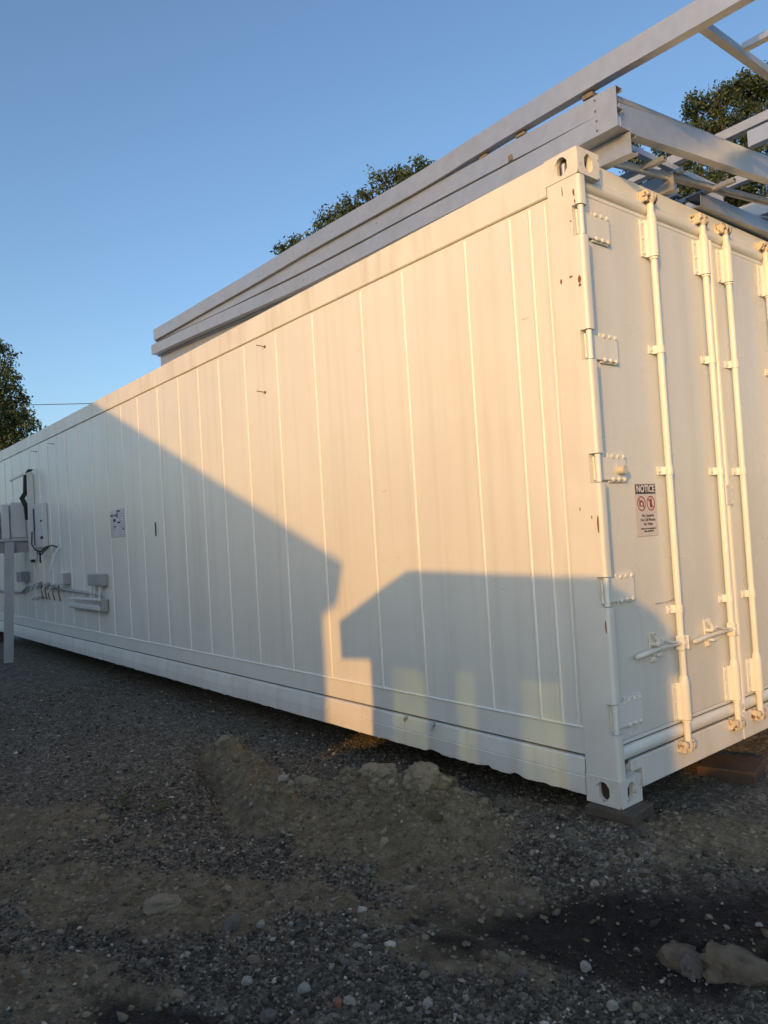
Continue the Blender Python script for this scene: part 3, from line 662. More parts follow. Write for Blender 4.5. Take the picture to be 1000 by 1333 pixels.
# ------------------------------------------------------------------ steel frames on the roof
O_ = Vector((.085, .20, 0)); U_ = Vector((-.99972, -.0238, 0)); Vv = Vector((-.0238, .99972, 0))
def chan(mb, p, q, h, wd, th=.004, lip=.016, side=1, webdir=None):
    """C channel from p to q (bottom outer web line); web height h, flanges wd deep to `side`"""
    p = Vector(p); q = Vector(q); d = (q-p).normalized(); s_ = Vector((-d.y, d.x, 0)).normalized()*side; z = Vector((0, 0, 1))
    prof = [(0, 0), (wd, 0), (wd, lip), (wd-th, lip), (wd-th, th), (th, th), (th, h-th), (wd-th, h-th), (wd-th, h-lip), (wd, h-lip), (wd, h), (0, h)]
    n_ = len(prof); vs = []; nseg_ = max(1, int((q-p).length/.5))
    for k in range(nseg_+1):
        t = k/nseg_; b = p+(q-p)*t; sag = 0.0025*math.sin(7*t+p.x*3+h*50)
        vs += [tuple(b+s_*(a+sag)+z*(c+sag)) for a, c in prof]
    fs = [(k*n_+a, k*n_+(a+1) % n_, (k+1)*n_+(a+1) % n_, (k+1)*n_+a) for k in range(nseg_) for a in range(n_)]+[tuple(range(n_))[::-1], tuple(nseg_*n_+a for a in range(n_))]
    mb.add(vs, fs); return mb
def loc(u, v, z): return O_+U_*u+Vv*v+Vector((0, 0, z))
def beam_poly(pts, zs, h, wd, name, m, parent):
    """channel along points (x, y) with bottom heights zs: slightly bowed as long purlins are"""
    prof = [(0, 0), (wd, 0), (wd, .016), (wd-.004, .016), (wd-.004, .004), (.004, .004), (.004, h-.004), (.046, h-.004), (.046, h-.016), (.05, h-.016), (.05, h), (0, h)]
    V_ = []; q = len(prof); n_ = len(pts)
    for (x_, y_), z_ in zip(pts, zs): V_ += [(x_, y_+a+.0015*math.sin(x_*2.1+h*90), z_+b+.002*math.sin(x_*3.7+z_*40)) for a, b in prof]
    mb = MB(); mb.add(V_, [(k*q+a, k*q+(a+1) % q, (k+1)*q+(a+1) % q, (k+1)*q+a) for k in range(n_-1) for a in range(q)]+[tuple(range(q))[::-1], tuple((n_-1)*q+a for a in range(q))])
    return mb.build(name, m, parent)
def frame(name, lab_, z0, z1, u0, u1, v0, members, m, zx, zz, wd=.055):
    o_ = thing(name, lab_, 'steel truss', tuple(loc(u0, v0, z0)), 'galvanised frames stacked on the container roof')
    h = z1-z0
    n_ = 22; pts = [loc(u1+(u0-u1)*k/n_, v0, 0) for k in range(n_+1)]
    beam_poly([(p.x, p.y) for p in pts], [float(np.interp(p.x, zx, zz)) for p in pts], h, wd, 'side_beam', m, o_)
    beam_poly([(p.x, p.y+.058) for p in pts[:-1]], [float(np.interp(p.x, zx, zz))-.012 for p in pts[:-1]], h+.024, .03, 'gap_blocker', steel2, o_)  # extra channel added behind to block the sky and keep the gaps dark
    for v in members:
        mb = MB(); chan(mb, loc(u1-.4, v, z0), loc(u0+random.uniform(.06, .3), v, z0), h, .05, side=1); mb.build('purlin', steel2 if random.random() < .4 else m, o_)
    mb = MB(); chan(mb, loc(u1-.42, v0+.09, z0+.004), loc(u1-.42, 2.15, z0+.004), h-.008, .05, side=-1); mb.build('end_beam', m, o_)
    return o_
f0 = frame('steel_truss', 'lowest grey galvanised frame lying directly on the container roof', 2.906, 3.004, -.01, 5.06, .085, (.62, .98, 1.36, 1.75, 2.1), steel2, [-5, -2.5, 0], [2.985, 2.925, 2.906])
f1 = frame('steel_truss', 'second galvanised frame from the bottom with an overhanging front beam', 3.006, 3.096, 0, 5.07, .0, (.92, 1.3, 1.7, 2.08), steel, [-5, -4.3, -3.45, -2.5, -1.8, 0, .1], [3.098, 3.076, 3.042, 3.010, 3.0, 3.006, 3.008], wd=.10)
f2 = frame('steel_truss', 'third galvanised frame from the bottom, its dark top edge under spacers', 3.108, 3.204, .005, 5.0, .012, (1.5, 1.9), steel, [-5, -4.3, -3.45, -2.5, -1.3, 0, .1], [3.205, 3.182, 3.148, 3.120, 3.112, 3.108, 3.106])
for (fr_, bx, bz, yy) in ((f1, (-.02, -.02, -2.4), (3.03, 3.075, 3.05), .0), (f2, (-.03, -.03, -1.6), (3.13, 3.18, 3.17), .012)):
    for x_, z_ in zip(bx, bz):
        p = loc(.085-x_, yy, z_); mb = MB(); mb.dome((p.x, p.y, p.z), (0, -1, 0), .0055, .004); mb.build('bolt', spacer_mat, fr_)
p = loc(.62, .012, 3.112); mb = MB(); mb.box((p.x-.014, p.y-.004, p.z), (p.x+.014, p.y-.0005, p.z+.03), .001); mb.build('clip', spacer_mat, f2)
# topmost frame, raised on spacers and pushed out past the doors
def chan_poly(mb, pts, h, wd, side=1):
    for a, b in zip(pts[:-1], pts[1:]): chan(mb, a, b, h, wd, side=side)
    return mb
GF = 'galvanised frames stacked on the container roof'
f3 = thing('steel_truss', 'topmost galvanised frame, raised on spacers and jutting out beyond the container doors', 'steel truss', (.7, .285, 3.29), GF)
pts = [(-4.88+5.62*k/26, .066+.142*k/26) for k in range(27)]
TZX, TZ = [-4.9, -3.4, -2.4, -1.6, -1.1, -.7, .1, .75], [3.209, 3.208, 3.216, 3.212, 3.214, 3.226, 3.243, 3.240]
beam_poly(pts, [float(np.interp(p[0], TZX, TZ)) for p in pts], .104, .05, 'side_beam', steel, f3)
mb = MB(); chan(mb, (.484, .262, 3.252), (.50, 1.95, 3.252), .032, .036, side=1); mb.build('cross_beam', steel2, f3)
mb = MB(); mb.box((.503, .53, 3.242), (1.5, .565, 3.275), .003, Matrix.Rotation(.02, 3, 'Z'), (.503, .547, 3.25)); mb.build('purlin', steel, f3)
mb = MB(); chan(mb, (.15, 1.345, 3.206), (1.5, 1.33, 3.206), .085, .05, side=1); mb.build('purlin', steel, f3)
mb = MB(); chan(mb, (-4.9, 1.33, 3.23), (.44, 1.33, 3.30), .05, .05); chan(mb, (-4.9, 1.9, 3.23), (.44, 1.95, 3.30), .05, .05); mb.build('rear_beam', steel2, f3)
for k, (x_, y_) in enumerate(((-.07, .205), (-.47, .195), (-.72, .19))):
    o_ = thing('spacer', ['small timber spacer nearest the doors, under the topmost steel beam', 'small timber spacer a little left of the door corner, under the topmost steel beam', 'small timber spacer hidden midway under the topmost steel beam'][k], 'spacer', (x_, y_, 3.212), 'spacers between the steel frames')
    mb = MB(); mb.box((x_-.028, y_+.006, 3.2125), (x_+.028, y_+.09, max(3.220, float(np.interp(x_, TZX, TZ))-.003)), .002); mb.build('block', spacer_mat, o_)
def loose(lab_, p, q_, h, wd, side, m, tube=False, extra=None):
    o_ = thing('steel_channel', lab_, 'steel channel', p, 'loose galvanised beams lying over the door end of the roof')
    mb = MB()
    if tube: mb.tube([p, q_], wd, 10)
    else: chan(mb, p, q_, h, wd, side=side)
    mb.build('web', m, o_)
    if extra:
        e = MB(); e.box(*extra, .002); e.build('end_lip', steel, o_)
    return o_
loose('deep galvanised channel running back across the roof above the doors, web facing out', (.055, .285, 3.022), (.275, 1.85, 3.022), .128, .05, 1, steel, extra=((.052, .262, 3.03), (.060, .283, 3.145)))
loose('slim galvanised tube lying on top of the deep channel above the doors', (.02, .27, 3.182), (.13, 1.36, 3.182), .05, .023, 1, steel2, tube=True)
loose('round galvanised tube slanting across the roof edge beneath the deep channel', (-.11, .42, 2.985), (.17, 1.95, 2.985), .03, .021, 1, steel2, tube=True)
loose('thin lit galvanised bar crossing behind the deep channel', (-.11, .56, 3.10), (-.09, 1.60, 3.10), .03, .03, 1, steel)
loose('short dark stub of channel poking out beside the corner of the lowest frame', (-.40, .60, 2.965), (.07, .60, 2.965), .022, .03, 1, steel2)
loose('short stub of channel poking out over the second locking rod', (-.55, 1.15, 2.965), (.15, 1.14, 2.965), .022, .03, 1, steel2)
loose('wide grey channel lying along the roof edge over the right hand door', (-.02, 1.12, 2.900), (.02, 2.5, 2.900), .075, .09, 1, steel2)
loose('middle stub of thin channel beneath the deep channel', (-.6, .88, 3.0), (.03, .86, 3.0), .022, .03, 1, steel)

loose('thin galvanised brace slanting between the lower frames behind the first locking rod', (-.05, .36, 2.93), (-.02, 1.1, 3.00), .02, .009, 1, steel, tube=True)
loose('thin galvanised brace rising toward the far door corner under the frames', (-.10, 1.25, 2.94), (.06, 2.2, 3.01), .02, .009, 1, steel, tube=True)

# ------------------------------------------------------------------ gear at the far end of the side wall
EG = 'fittings on the far part of the side wall'
st = thing('equipment_stand', 'white wall cabinet on a ledge with a leaning front leg, far left', 'equipment stand', (-9.3, -.4, -.2))
mb = MB(); mb.box((-9.26, -.85, 1.435), (-9.7, -.005, 1.475), .004); mb.build('ledge', leg_mat, st)
mb = MB(); mb.box((-9.30, -.85, 1.28), (-9.6, -.02, 1.434), .004); mb.build('ledge_apron', grey_box, st)
mb = MB(); mb.box((-9.33, -.27, 1.476), (-9.8, -.06, 1.98), .02); mb.build('cabinet_panel', white_pl, st)
mb = MB(); mb.box((-9.33, -.80, 1.476), (-9.8, -.40, 1.86), .02); mb.build('cabinet_panel', white_pl, st)
mb = MB(); mb.box((-9.30, -.385, 1.476), (-9.6, -.285, 1.95), .01); mb.build('cabinet_post', white_pl, st)
mb = MB(); mb.box((-9.325, -.80, 1.63), (-9.332, -.41, 1.66), .002); mb.build('handle_slot', black, st)
mb = MB(); mb.add([(-9.22, -.45, -.21), (-9.22, -.335, -.21), (-9.22, -.258, 1.43), (-9.22, -.375, 1.43), (-9.254, -.45, -.21), (-9.254, -.335, -.21), (-9.254, -.258, 1.43), (-9.254, -.375, 1.43)],
                  [(0, 1, 2, 3), (4, 7, 6, 5), (0, 4, 5, 1), (1, 5, 6, 2), (2, 6, 7, 3), (3, 7, 4, 0)]); mb.build('leg', leg_mat, st)
ba = thing('mounting_board', 'tall narrow white upright board with drooping arm, fixed to the wall beside the cabinet', 'board', (-9.16, -.04, 1.17))
mb = MB(); mb.box((-9.20, -.085, 1.17), (-9.12, -.001, 2.36), .006); mb.build('upright', white_pl, ba)
mb = MB(); mb.tube([(-9.12, -.01, 2.375), (-9.14, -.14, 2.34), (-9.16, -.29, 2.26)], .016, 8); mb.build('arm', white_pl, ba)
mb = MB(); mb.box((-9.19, -.07, 1.13), (-9.14, -.02, 1.168), .004); mb.build('foot_cap', black, ba)
sp = MB(); pth = [(-9.125, -.03, 2.42), (-9.13, -.09, 2.33), (-9.14, -.10, 2.1), (-9.15, -.15, 2.02), (-9.15, -.10, 1.9), (-9.16, -.085, 1.72)]
for a, b in zip(pth[:-1], pth[1:]):
    a, b = Vector(a), Vector(b); wv = Vector((0, .034, 0)); tv = Vector((.006, 0, 0))
    vs = [a-wv-tv, a+wv-tv, a+wv+tv, a-wv+tv, b-wv-tv, b+wv-tv, b+wv+tv, b-wv+tv]; sp.add(vs, [(0, 1, 2, 3), (4, 7, 6, 5), (0, 4, 5, 1), (1, 5, 6, 2), (2, 6, 7, 3), (3, 7, 4, 0)])
tag(sp.build('strap', black), 'black strap hanging down from the top of the upright board', 'strap')
cb = thing('control_box', 'pale control box with dark blue stripe, right of the white upright board', 'control box', (-8.75, -.06, 1.3))
mb = MB(); mb.box((-8.98, -.06, 1.32), (-8.54, .01, 1.92), .012); mb.build('case', white_pl, cb)
mb = MB(); mb.box((-8.976, -.064, 1.56), (-8.90, -.059, 1.86), .002); mb.build('stripe', blue_dark, cb)
for x0, x1, z0, z1 in ((-8.64, -8.545, 1.665, 1.69), (-8.66, -8.54, 1.44, 1.475)):
    mb = MB(); mb.box((x0, -.064, z0), (x1, -.059, z1), .002); mb.build('vent_slot', black, cb)
mb = MB(); mb.box((-8.975, -.064, 1.36), (-8.925, -.059, 1.56), .002); mb.build('cable_entry', black, cb)
hs = MB(); hs.tube([(-8.95, -.09, 1.55), (-8.96, -.10, 1.38), (-8.8, -.10, 1.30), (-8.55, -.09, 1.27), (-8.35, -.08, 1.33), (-8.15, -.05, 1.34), (-8.06, -.01, 1.31)], .009, 8)
hs.tube([(-8.6, -.09, 1.28), (-8.62, -.09, 1.15), (-8.64, -.08, 1.13)], .010, 8); hs.tube([(-8.75, -.09, 1.29), (-8.5, -.12, 1.22), (-8.3, -.07, 1.32)], .008, 8)
tag(hs.build('hose', black), 'tangled black hose curling below the control box', 'hose', EG)
ar = MB(); ar.tube([(-8.03, -.002, 1.315), (-8.03, -.06, 1.24), (-8.02, -.10, 1.12), (-8.0, -.135, 1.01)], .016, 8)
tag(ar.build('bent_tube', white_pl), 'bent white tube drooping from the wall below the control box', 'tube', EG)
wb = thing('outlet_box', 'small white outlet box left of the grey twin boxes', 'outlet box', (-7.8, -.04, .84), EG)
mb = MB(); mb.box((-7.95, -.07, .845), (-7.72, .01, 1.0), .008); mb.build('case', white_pl, wb)
mb = MB(); mb.box((-7.72, -.066, .85), (-7.68, .01, .99), .004); mb.build('cover', grey_box, wb)
gb = thing('junction_box', 'grey twin junction box with conduits dropping to a long fitting', 'junction box', (-6.55, -.05, .83), EG)
for x0, x1 in ((-6.78, -6.56), (-6.53, -6.33)):
    mb = MB(); mb.box((x0, -.07, .855), (x1, .01, .985), .006); c_ = mb.build('case', grey_box, gb)
    e = MB(); e.box((x0+.02, -.074, .87), (x1-.02, -.069, .972), .002); e.build('lid', grey_box, c_)
for x_ in (-6.72, -6.62, -6.45):
    mb = MB(); mb.tube([(x_, -.04, .845), (x_, -.05, .76), (x_+.01, -.06, .69)], .012, 8); mb.build('conduit', white_pl, gb)
lf = thing('light_fitting', 'long white tubular fitting low on the wall under the grey boxes', 'wall fitting', (-7, -.06, .6), EG)
mb = MB(); mb.box((-7.55, -.07, .575), (-6.42, .005, .635), .012); mb.build('body', white_pl, lf)
mb = MB(); mb.tube([(-7.5, -.05, .685), (-6.40, -.05, .70)], .018, 10); mb.build('tube', white_pl, lf)
mb = MB(); mb.box((-6.46, -.06, .57), (-6.34, .005, .715), .01); mb.build('end_cap', grey_box, lf)
pm = thing('pipe_manifold', 'cluster of small taps and red pipes at the middle of the wall conduit', 'pipes', (-8.3, -.07, .72), EG)
mb = MB(); mb.tube([(-11.9, -.03, .70), (-9.9, -.03, .70), (-9.5, -.04, .80), (-8.6, -.04, .81), (-6.5, -.04, .755)], .02, 8); mb.build('conduit', grey_box, pm)
for x_, z_ in ((-8.9, .80), (-8.65, .83), (-8.3, .82), (-8.05, .80)):
    mb = MB(); mb.tube([(x_, -.01, z_), (x_-.02, -.13, z_+.01), (x_-.03, -.15, z_-.05)], .014, 8); mb.box((x_-.05, -.11, z_+.02), (x_+.03, -.07, z_+.05), .004); mb.build('tap', chrome, pm)
for x_ in (-8.72, -8.55, -8.42, -8.2, -7.95):
    mb = MB(); mb.tube([(x_, -.06, .84), (x_+.03, -.07, .72), (x_+.02, -.05, .64)], .008, 8); mb.build('red_pipe', copper, pm)
for x_ in (-8.95, -8.75):
    mb = MB(); mb.tube([(x_, -.01, .655), (x_, -.12, .65)], .016, 8); mb.dome((x_, -.12, .65), (0, -1, 0), .026, .02); mb.build('tap', chrome, pm)
sb = thing('switch_box', 'small dark grey switch box under the cabinet ledge', 'switch box', (-9.75, -.06, .85), EG)
mb = MB(); mb.box((-9.95, -.09, .86), (-9.62, .01, 1.0), .006); mb.build('case', grey_box, sb)
mb = MB(); mb.box((-9.93, -.096, .88), (-9.86, -.088, .96), .003); mb.build('toggle', white_pl, sb)

# ------------------------------------------------------------------ trees, wire
def tree(lab_, base, lumps, m, leaf, per, trunk_r, forks):
    o_ = thing('tree', lab_, 'tree', base, 'trees behind the container')
    Vs = []; Rn = []
    subs = []
    for (x_, y_, z_, r_) in lumps:
        subs.append((x_, y_, z_, r_*.72))
        for q_ in range(int(5+5*min(r_, 2.5))):
            d = rng.standard_normal(3); d /= np.linalg.norm(d); k_ = rng.uniform(.22, .45)
            subs.append((x_+d[0]*r_*.78, y_+d[1]*r_*.78, z_+d[2]*r_*.72, r_*k_))
    for (x_, y_, z_, r_) in subs:
        nc = max(6, int(per*r_**2))                               # twigs, each with a spray of leaves
        d = rng.standard_normal((nc, 3)); d /= np.linalg.norm(d, axis=1)[:, None]
        rad = r_*(rng.random(nc)**.45)*1.06*(1+.16*np.sin(d[:, 0]*5+x_)*np.cos(d[:, 2]*6+z_))
        c = np.array([x_, y_, z_])+d*rad[:, None]*np.array([1, 1, .9])
        nl = 9; tone = rng.beta(2, 3, nc)
        for q_ in range(nl):
            p = c+rng.normal(0, leaf*1.15, (nc, 3))
            a = rng.standard_normal((nc, 3)); a /= np.linalg.norm(a, axis=1)[:, None]
            b = np.cross(a, rng.standard_normal((nc, 3))); b /= np.linalg.norm(b, axis=1)[:, None]
            s_ = leaf*rng.uniform(.6, 1.25, nc)[:, None]
            Vs.append(np.stack([p-a*s_, p+b*s_*.42, p+a*s_, p-b*s_*.42], 1)); Rn.append((tone+rng.normal(0, .13, nc)).clip(0, 1))
    Vs = np.concatenate(Vs); Rn = np.concatenate(Rn); F_ = np.arange(len(Vs)*4).reshape(-1, 4)
    cr = bpy.data.objects.new('crown', raw_mesh('crown', Vs.reshape(-1, 3), F_, m, 4, rnd=Rn)); col.objects.link(cr); cr.parent = o_; cr.matrix_parent_inverse = Matrix.Translation(-Vector(base))
    mb = MB(); top = Vector(forks[0]); bs = Vector(base)
    mb.tube([bs-Vector((0, 0, .3)), bs+(top-bs)*.3+Vector((.1, .05, 0)), bs+(top-bs)*.65, top], [trunk_r, trunk_r*.8, trunk_r*.6, trunk_r*.35], 10); mb.build('trunk', bark, o_)
    for k, l in enumerate(lumps):
        mb = MB(); e = Vector(l[:3]); s0 = bs+(top-bs)*random.uniform(.45, .9); md = (s0+e)/2+Vector((0, 0, -.15*(e-s0).length))
        mb.tube([s0, md, e, e+(e-md).normalized()*l[3]*.6], [trunk_r*.3, trunk_r*.2, trunk_r*.1, trunk_r*.03], 6); mb.build('limb', bark, o_)
    return o_
left = [(-22.57, 1.82, 5.67, 1.4), (-22.04, 2.5, 4.82, .62), (-21.88, 2.65, 5.83, .45), (-21.62, 3.01, 4.99, .36), (-22.16, 2.26, 6.99, .7), (-22.17, 2.38, 3.81, 1.02), (-21.83, 2.78, 4.24, .54), (-23.04, 1.32, 3.67, 1.58), (-21.75, 2.95, 4.6, .3), (-23.2, .9, 6.0, 1.5), (-22.0, 2.45, 5.3, .62), (-21.95, 2.6, 6.3, .42), (-21.8, 2.8, 5.4, .38), (-22.1, 2.4, 7.5, .4)]
mid = [(-29.74, 17.91, 15.94, .78), (-28.86, 18.96, 16.56, .5), (-28.18, 19.77, 17.2, .9), (-27.35, 20.76, 17.91, .9), (-26.36, 21.93, 18.67, 1.25), (-25.45, 23.0, 19.25, 1.1), (-24.1, 24.6, 18.5, 1.7), (-25.19, 23.46, 16.6, 2.6), (-27.25, 20.99, 15.4, 2.4), (-22.82, 26.44, 14.2, 3.2)]
right = [(-13.47, 28.26, 18.62, .75), (-12.83, 29.04, 18.95, .92), (-12.05, 29.99, 19.01, .92), (-11.35, 30.84, 19.24, 1.12), (-12.62, 29.37, 17.28, 1.58), (-10.65, 31.8, 17.02, 2.63), (-13.57, 28.22, 17.04, 1.05), (-15.32, 26.08, 16.61, .66), (-14.39, 27.25, 16.19, .92), (-15.03, 26.5, 15.13, 1.32), (-13.21, 28.77, 14.3, 2.63), (-10.5, 32.2, 19.0, 1.6)]
tree('loose leafy tree beyond the far left end of the container', (-22.8, 1.6, -.2), left, leaf_mat2, .062, 185, .22, [(-22.6, 1.8, 5.2)])
tree('tall tree whose crown climbs behind the stacked steel frames', (-24.2, 24.6, -.2), mid, leaf_mat, .105, 75, .5, [(-24.3, 24.3, 14)])
tree('big dark tree standing behind the door end of the container', (-12.4, 29.6, -.2), right, leaf_mat, .095, 125, .45, [(-12.4, 29.6, 13)])
wr = MB(); pw = [(-45.57, 1.91, 9.75), (-42.5, 5.7, 9.35), (-40.52, 8.13, 9.21), (-38.71, 10.36, 9.10), (-36, 13.7, 9.2), (-33.15, 17.22, 9.6)]
wr.tube(pw, .022, 6); tag(wr.build('utility_wire', wire_mat), 'thin grey overhead wire across the sky between left tree and container roof', 'wire')
for p, lab_ in ((pw[0], 'wooden utility pole at the left end of the overhead wire'), (pw[-1], 'wooden utility pole behind the container at the right end of the overhead wire')):
    o_ = thing('utility_pole', lab_, 'utility pole', (p[0], p[1], -.3)); mb = MB(); mb.tube([(p[0], p[1], -.5), (p[0], p[1], p[2]+.1)], [.15, .11], 10); mb.build('pole', pole_wood, o_)
    mb = MB(); mb.box((p[0]-.06, p[1]-.9, p[2]-.25), (p[0]+.06, p[1]+.9, p[2]-.12), .01); mb.build('crossarm', pole_wood, o_)

# ------------------------------------------------------------------ stones, clods, weeds
def rock(name, c, r_, sq, m, lab_, cat, seed, group=None, sub=3, rough_=.28):
    bm = bmesh.new(); bmesh.ops.create_icosphere(bm, subdivisions=sub, radius=1)
    for v in bm.verts:
        d = v.co.normalized(); n1 = mnoise.noise(d*1.3+Vector((seed*3.1, 0, 0))); n2 = mnoise.noise(d*3.2+Vector((0, seed*2.3, 0))); n3 = mnoise.noise(d*7+Vector((0, 0, seed)))
        k = 1+rough_*n1*1.3+rough_*.6*n2+rough_*.35*n3+(.12*mnoise.noise(d*15) if 'clod' in name else 0)
        # flatten against random facets for a broken look
        v.co = d*k
    for q_ in range(0 if 'clod' in name else 5):
        fn_ = Vector((math.sin(seed*7+q_*2.4), math.cos(seed*3+q_*1.9), math.sin(seed+q_*1.1)*.8)).normalized(); lim = .78
        for v in bm.verts:
            e = v.co.dot(fn_)
            if e > lim: v.co -= fn_*(e-lim)*.85
    rz = Matrix.Rotation(seed*1.7, 3, 'Z')
    for v in bm.verts: v.co = rz @ Vector((v.co.x*r_*sq[0], v.co.y*r_*sq[1], v.co.z*r_*sq[2]))
    me = bpy.data.meshes.new(name); bm.to_mesh(me); bm.free(); me.materials.append(m); me.polygons.foreach_set('use_smooth', [True]*len(me.polygons)); me.set_sharp_from_angle(angle=R_(38))
    o_ = bpy.data.objects.new(name, me); col.objects.link(o_); z_ = float(ground_z(c[0], c[1])); o_.location = (c[0], c[1], z_+r_*sq[2]*(c[2] if len(c) > 2 else .4)); return tag(o_, lab_, cat, group)
def smat(name, c1, c2, sc_=25): return mat(name, c1, .85, var=(sc_, c2, .9), bump=(sc_*3, .003), spec=.25)
tan_rock = smat('tan rock', (.165, .135, .092), (.085, .068, .046), 20); grey_rock = smat('grey rock', (.15, .135, .115), (.09, .08, .067), 18); earth = smat('dry earth', (.28, .24, .165), (.19, .16, .105), 22)
pale_stone = smat('pale stone', (.37, .35, .30), (.22, .207, .175), 60); mid_stone = smat('grey stone', (.16, .15, .13), (.10, .093, .08), 60); red_stone = smat('reddish stone', (.30, .155, .10), (.2, .1, .07), 60); buff_stone = smat('buff stone', (.22, .20, .14), (.15, .135, .095), 60)
rock('boulder', (.715, -.50, -.15), .105, (1.2, .85, .72), tan_rock, 'large rounded tan boulder half sunk in the dark wet soil at lower right', 'boulder', 2.2, sub=4, rough_=.42)
rock('boulder', (.60, -.555, -.15), .058, (1.1, .9, .7), grey_rock, 'smaller grey rock touching the left of the tan boulder', 'boulder', 5.1, sub=4, rough_=.42)
rock('boulder', (.545, -.55, .1), .06, (1.2, .9, .5), tan_rock, 'low brown rock leftmost of the three at lower right', 'boulder', 8.3)
rock('dirt_clod', (-.86, -.37, -.3), .10, (1.1, .9, .75), earth, 'largest round dirt clod at the right of the spoil heap', 'dirt clod', 1.4, 'dirt clods on the spoil heap', 4, .2)
rock('dirt_clod', (-1.03, -.28, .05), .06, (1.1, .9, .8), earth, 'small round dirt clod just left of the largest one', 'dirt clod', 3.9, 'dirt clods on the spoil heap', 3, .2)
rock('dirt_clod', (-1.25, -.36, .0), .10, (1.3, .9, .6), earth, 'broad flat dirt clod at the left of the spoil heap', 'dirt clod', 6.6, 'dirt clods on the spoil heap', 4, .3)
rock('dirt_clod', (-1.55, -.60, .3), .05, (1.4, .9, .7), buff_stone, 'pale lump of earth between the dug ridge and the spoil heap', 'dirt clod', 7.7, 'dirt clods on the spoil heap')
rock('dirt_clod', (-2.9, -.40, .4), .06, (1, 1, .9), earth, 'dark dirt clod at the far end of the dug ridge', 'dirt clod', 9.2, 'dirt clods on the spoil heap')
rock('dirt_clod', (-1.01, -1.643, .3), .055, (1.3, 1, .6), earth, 'flat brown dirt clod on the left foreground earth', 'dirt clod', 4.4, 'dirt clods on the spoil heap')
GS = 'loose stones on the gravel'
SP = [((.004, -1.469), .0195, pale_stone, 'bright white stone touching the reddish stone in the foreground'), ((-.02, -1.497), .0185, red_stone, 'reddish brown stone in the foreground beside the bright white stone'), ((.188, -1.314), .019, pale_stone, 'white stone lying alone to the right of the red and white pair'),
      ((.073, -1.425), .020, mid_stone, 'round grey stone between the red and white pair and the lone white stone'), ((-.44, -1.551), .024, buff_stone, 'greenish buff oval stone at left foreground'), ((-.309, -1.646), .022, pale_stone, 'pale grey stone below the greenish buff one'), ((.031, -1.188), .017, mid_stone, 'grey square stone, upper of a close pair'),
      ((.069, -1.222), .018, buff_stone, 'grey brown stone, lower of a close pair'), ((-.171, -1.359), .019, mid_stone, 'dull round grey stone at the edge of the brown earth'), ((.36, -.78), .022, pale_stone, 'pale oblong stone on the dark wet soil'), ((.549, -.907), .020, pale_stone, 'pale stone below the wet soil toward the boulder'),
      ((-.13, -1.672), .028, mid_stone, 'biggest pale grey stone at the bottom edge of the picture'), ((-.172, -1.521), .022, pale_stone, 'whitish stone above the bottom edge, left of the red stone'), ((.141, -.411), .018, pale_stone, 'flat whitish stone near the top of the wet soil'), ((.60, -.86), .020, buff_stone, 'buff stone just below the three rocks'), ((.28, -.99), .020, mid_stone, 'grey stone at the lower edge of the wet soil'),
      ((.16, -.95), .024, buff_stone, 'broad buff stone at the lower left of the wet soil'), ((-.62, -1.42), .020, pale_stone, 'white pebble above the greenish buff stone'), ((-1.62, -.70), .03, pale_stone, 'long pale stone on the side of the dug ridge')]
for k, (p, r_, m_, lb) in enumerate(SP): rock('stone', (*p, .45), r_, (1.1, .85, .75), m_, lb, 'stone', k*1.37+.4, GS, 2)
base_st = [rock('stone', (-.3+k*.01, -1.2, .3), .014, (1.1, .9, .7), m_, 'plain %s stone lying loose among the dark gravel of the yard' % nm, 'stone', 20+k*1.9, GS, 2) for k, (m_, nm) in enumerate([(mid_stone, 'grey'), (mid_stone, 'grey'), (grey_rock, 'grey'), (pale_stone, 'whitish'), (buff_stone, 'buff'), (grey_rock, 'grey')])]
for k in range(120):
    t = random.random(); xx = random.uniform(-.75, .85); yy = -2.25+(.55+.55*random.random()+ (xx+.7)*.85)*1.0
    if k > 90: xx = random.uniform(-2.6, -.3); yy = random.uniform(-2.1, -.8)
    if float(wet_mask(np.array([xx]), np.array([yy]))[0]) > .6 and random.random() < .7: continue
    b_ = base_st[k % 6]; o_ = b_.copy() if k >= 6 else b_
    if k >= 6: col.objects.link(o_)
    s_ = math.exp(random.gauss(-.32, .36)); o_.scale = (s_, s_*random.uniform(.8, 1.2), s_*random.uniform(.75, 1.1)); o_.rotation_euler = (random.gauss(0, .3), random.gauss(0, .3), random.uniform(0, 6.3))
    o_.location = (xx, yy, float(ground_z(xx, yy))+.0035)
for (cx, cy_, n_, lb) in ((-2.211, -1.364, 26, 'small yellow green weed in the gravel, left of the pair'), (-2.169+.14, -1.225, 30, 'small yellow green weed in the gravel, right of the pair')):
    z_ = float(ground_z(cx, cy_)); o_ = thing('weed', lb, 'weed', (cx, cy_, z_)); Vs = []; st_ = MB()
    for k in range(n_):
        a = random.uniform(0, 6.28); rr = random.uniform(.01, .06); h_ = random.uniform(.01, .07); p = Vector((cx+rr*math.cos(a), cy_+rr*math.sin(a), z_+h_)); d = Vector((math.cos(a), math.sin(a), random.uniform(-.2, .6))).normalized(); s_ = d.cross(Vector((0, 0, 1))).normalized(); L_ = random.uniform(.012, .024)
        Vs += [p-d*L_, p+s_*L_*.4, p+d*L_, p-s_*L_*.4]
        if k % 4 == 0: st_.tube([(cx, cy_, z_-.01), p], .0015, 4)
    cr = bpy.data.objects.new('leaves', raw_mesh('leaves', [tuple(v) for v in Vs], np.arange(len(Vs)).reshape(-1, 4), weed_mat, 4, rnd=[random.random() for k in range(n_)])); col.objects.link(cr); cr.parent = o_; cr.matrix_parent_inverse = Matrix.Translation(-Vector((cx, cy_, z_)))
    st_.build('stem', weed_mat, o_)

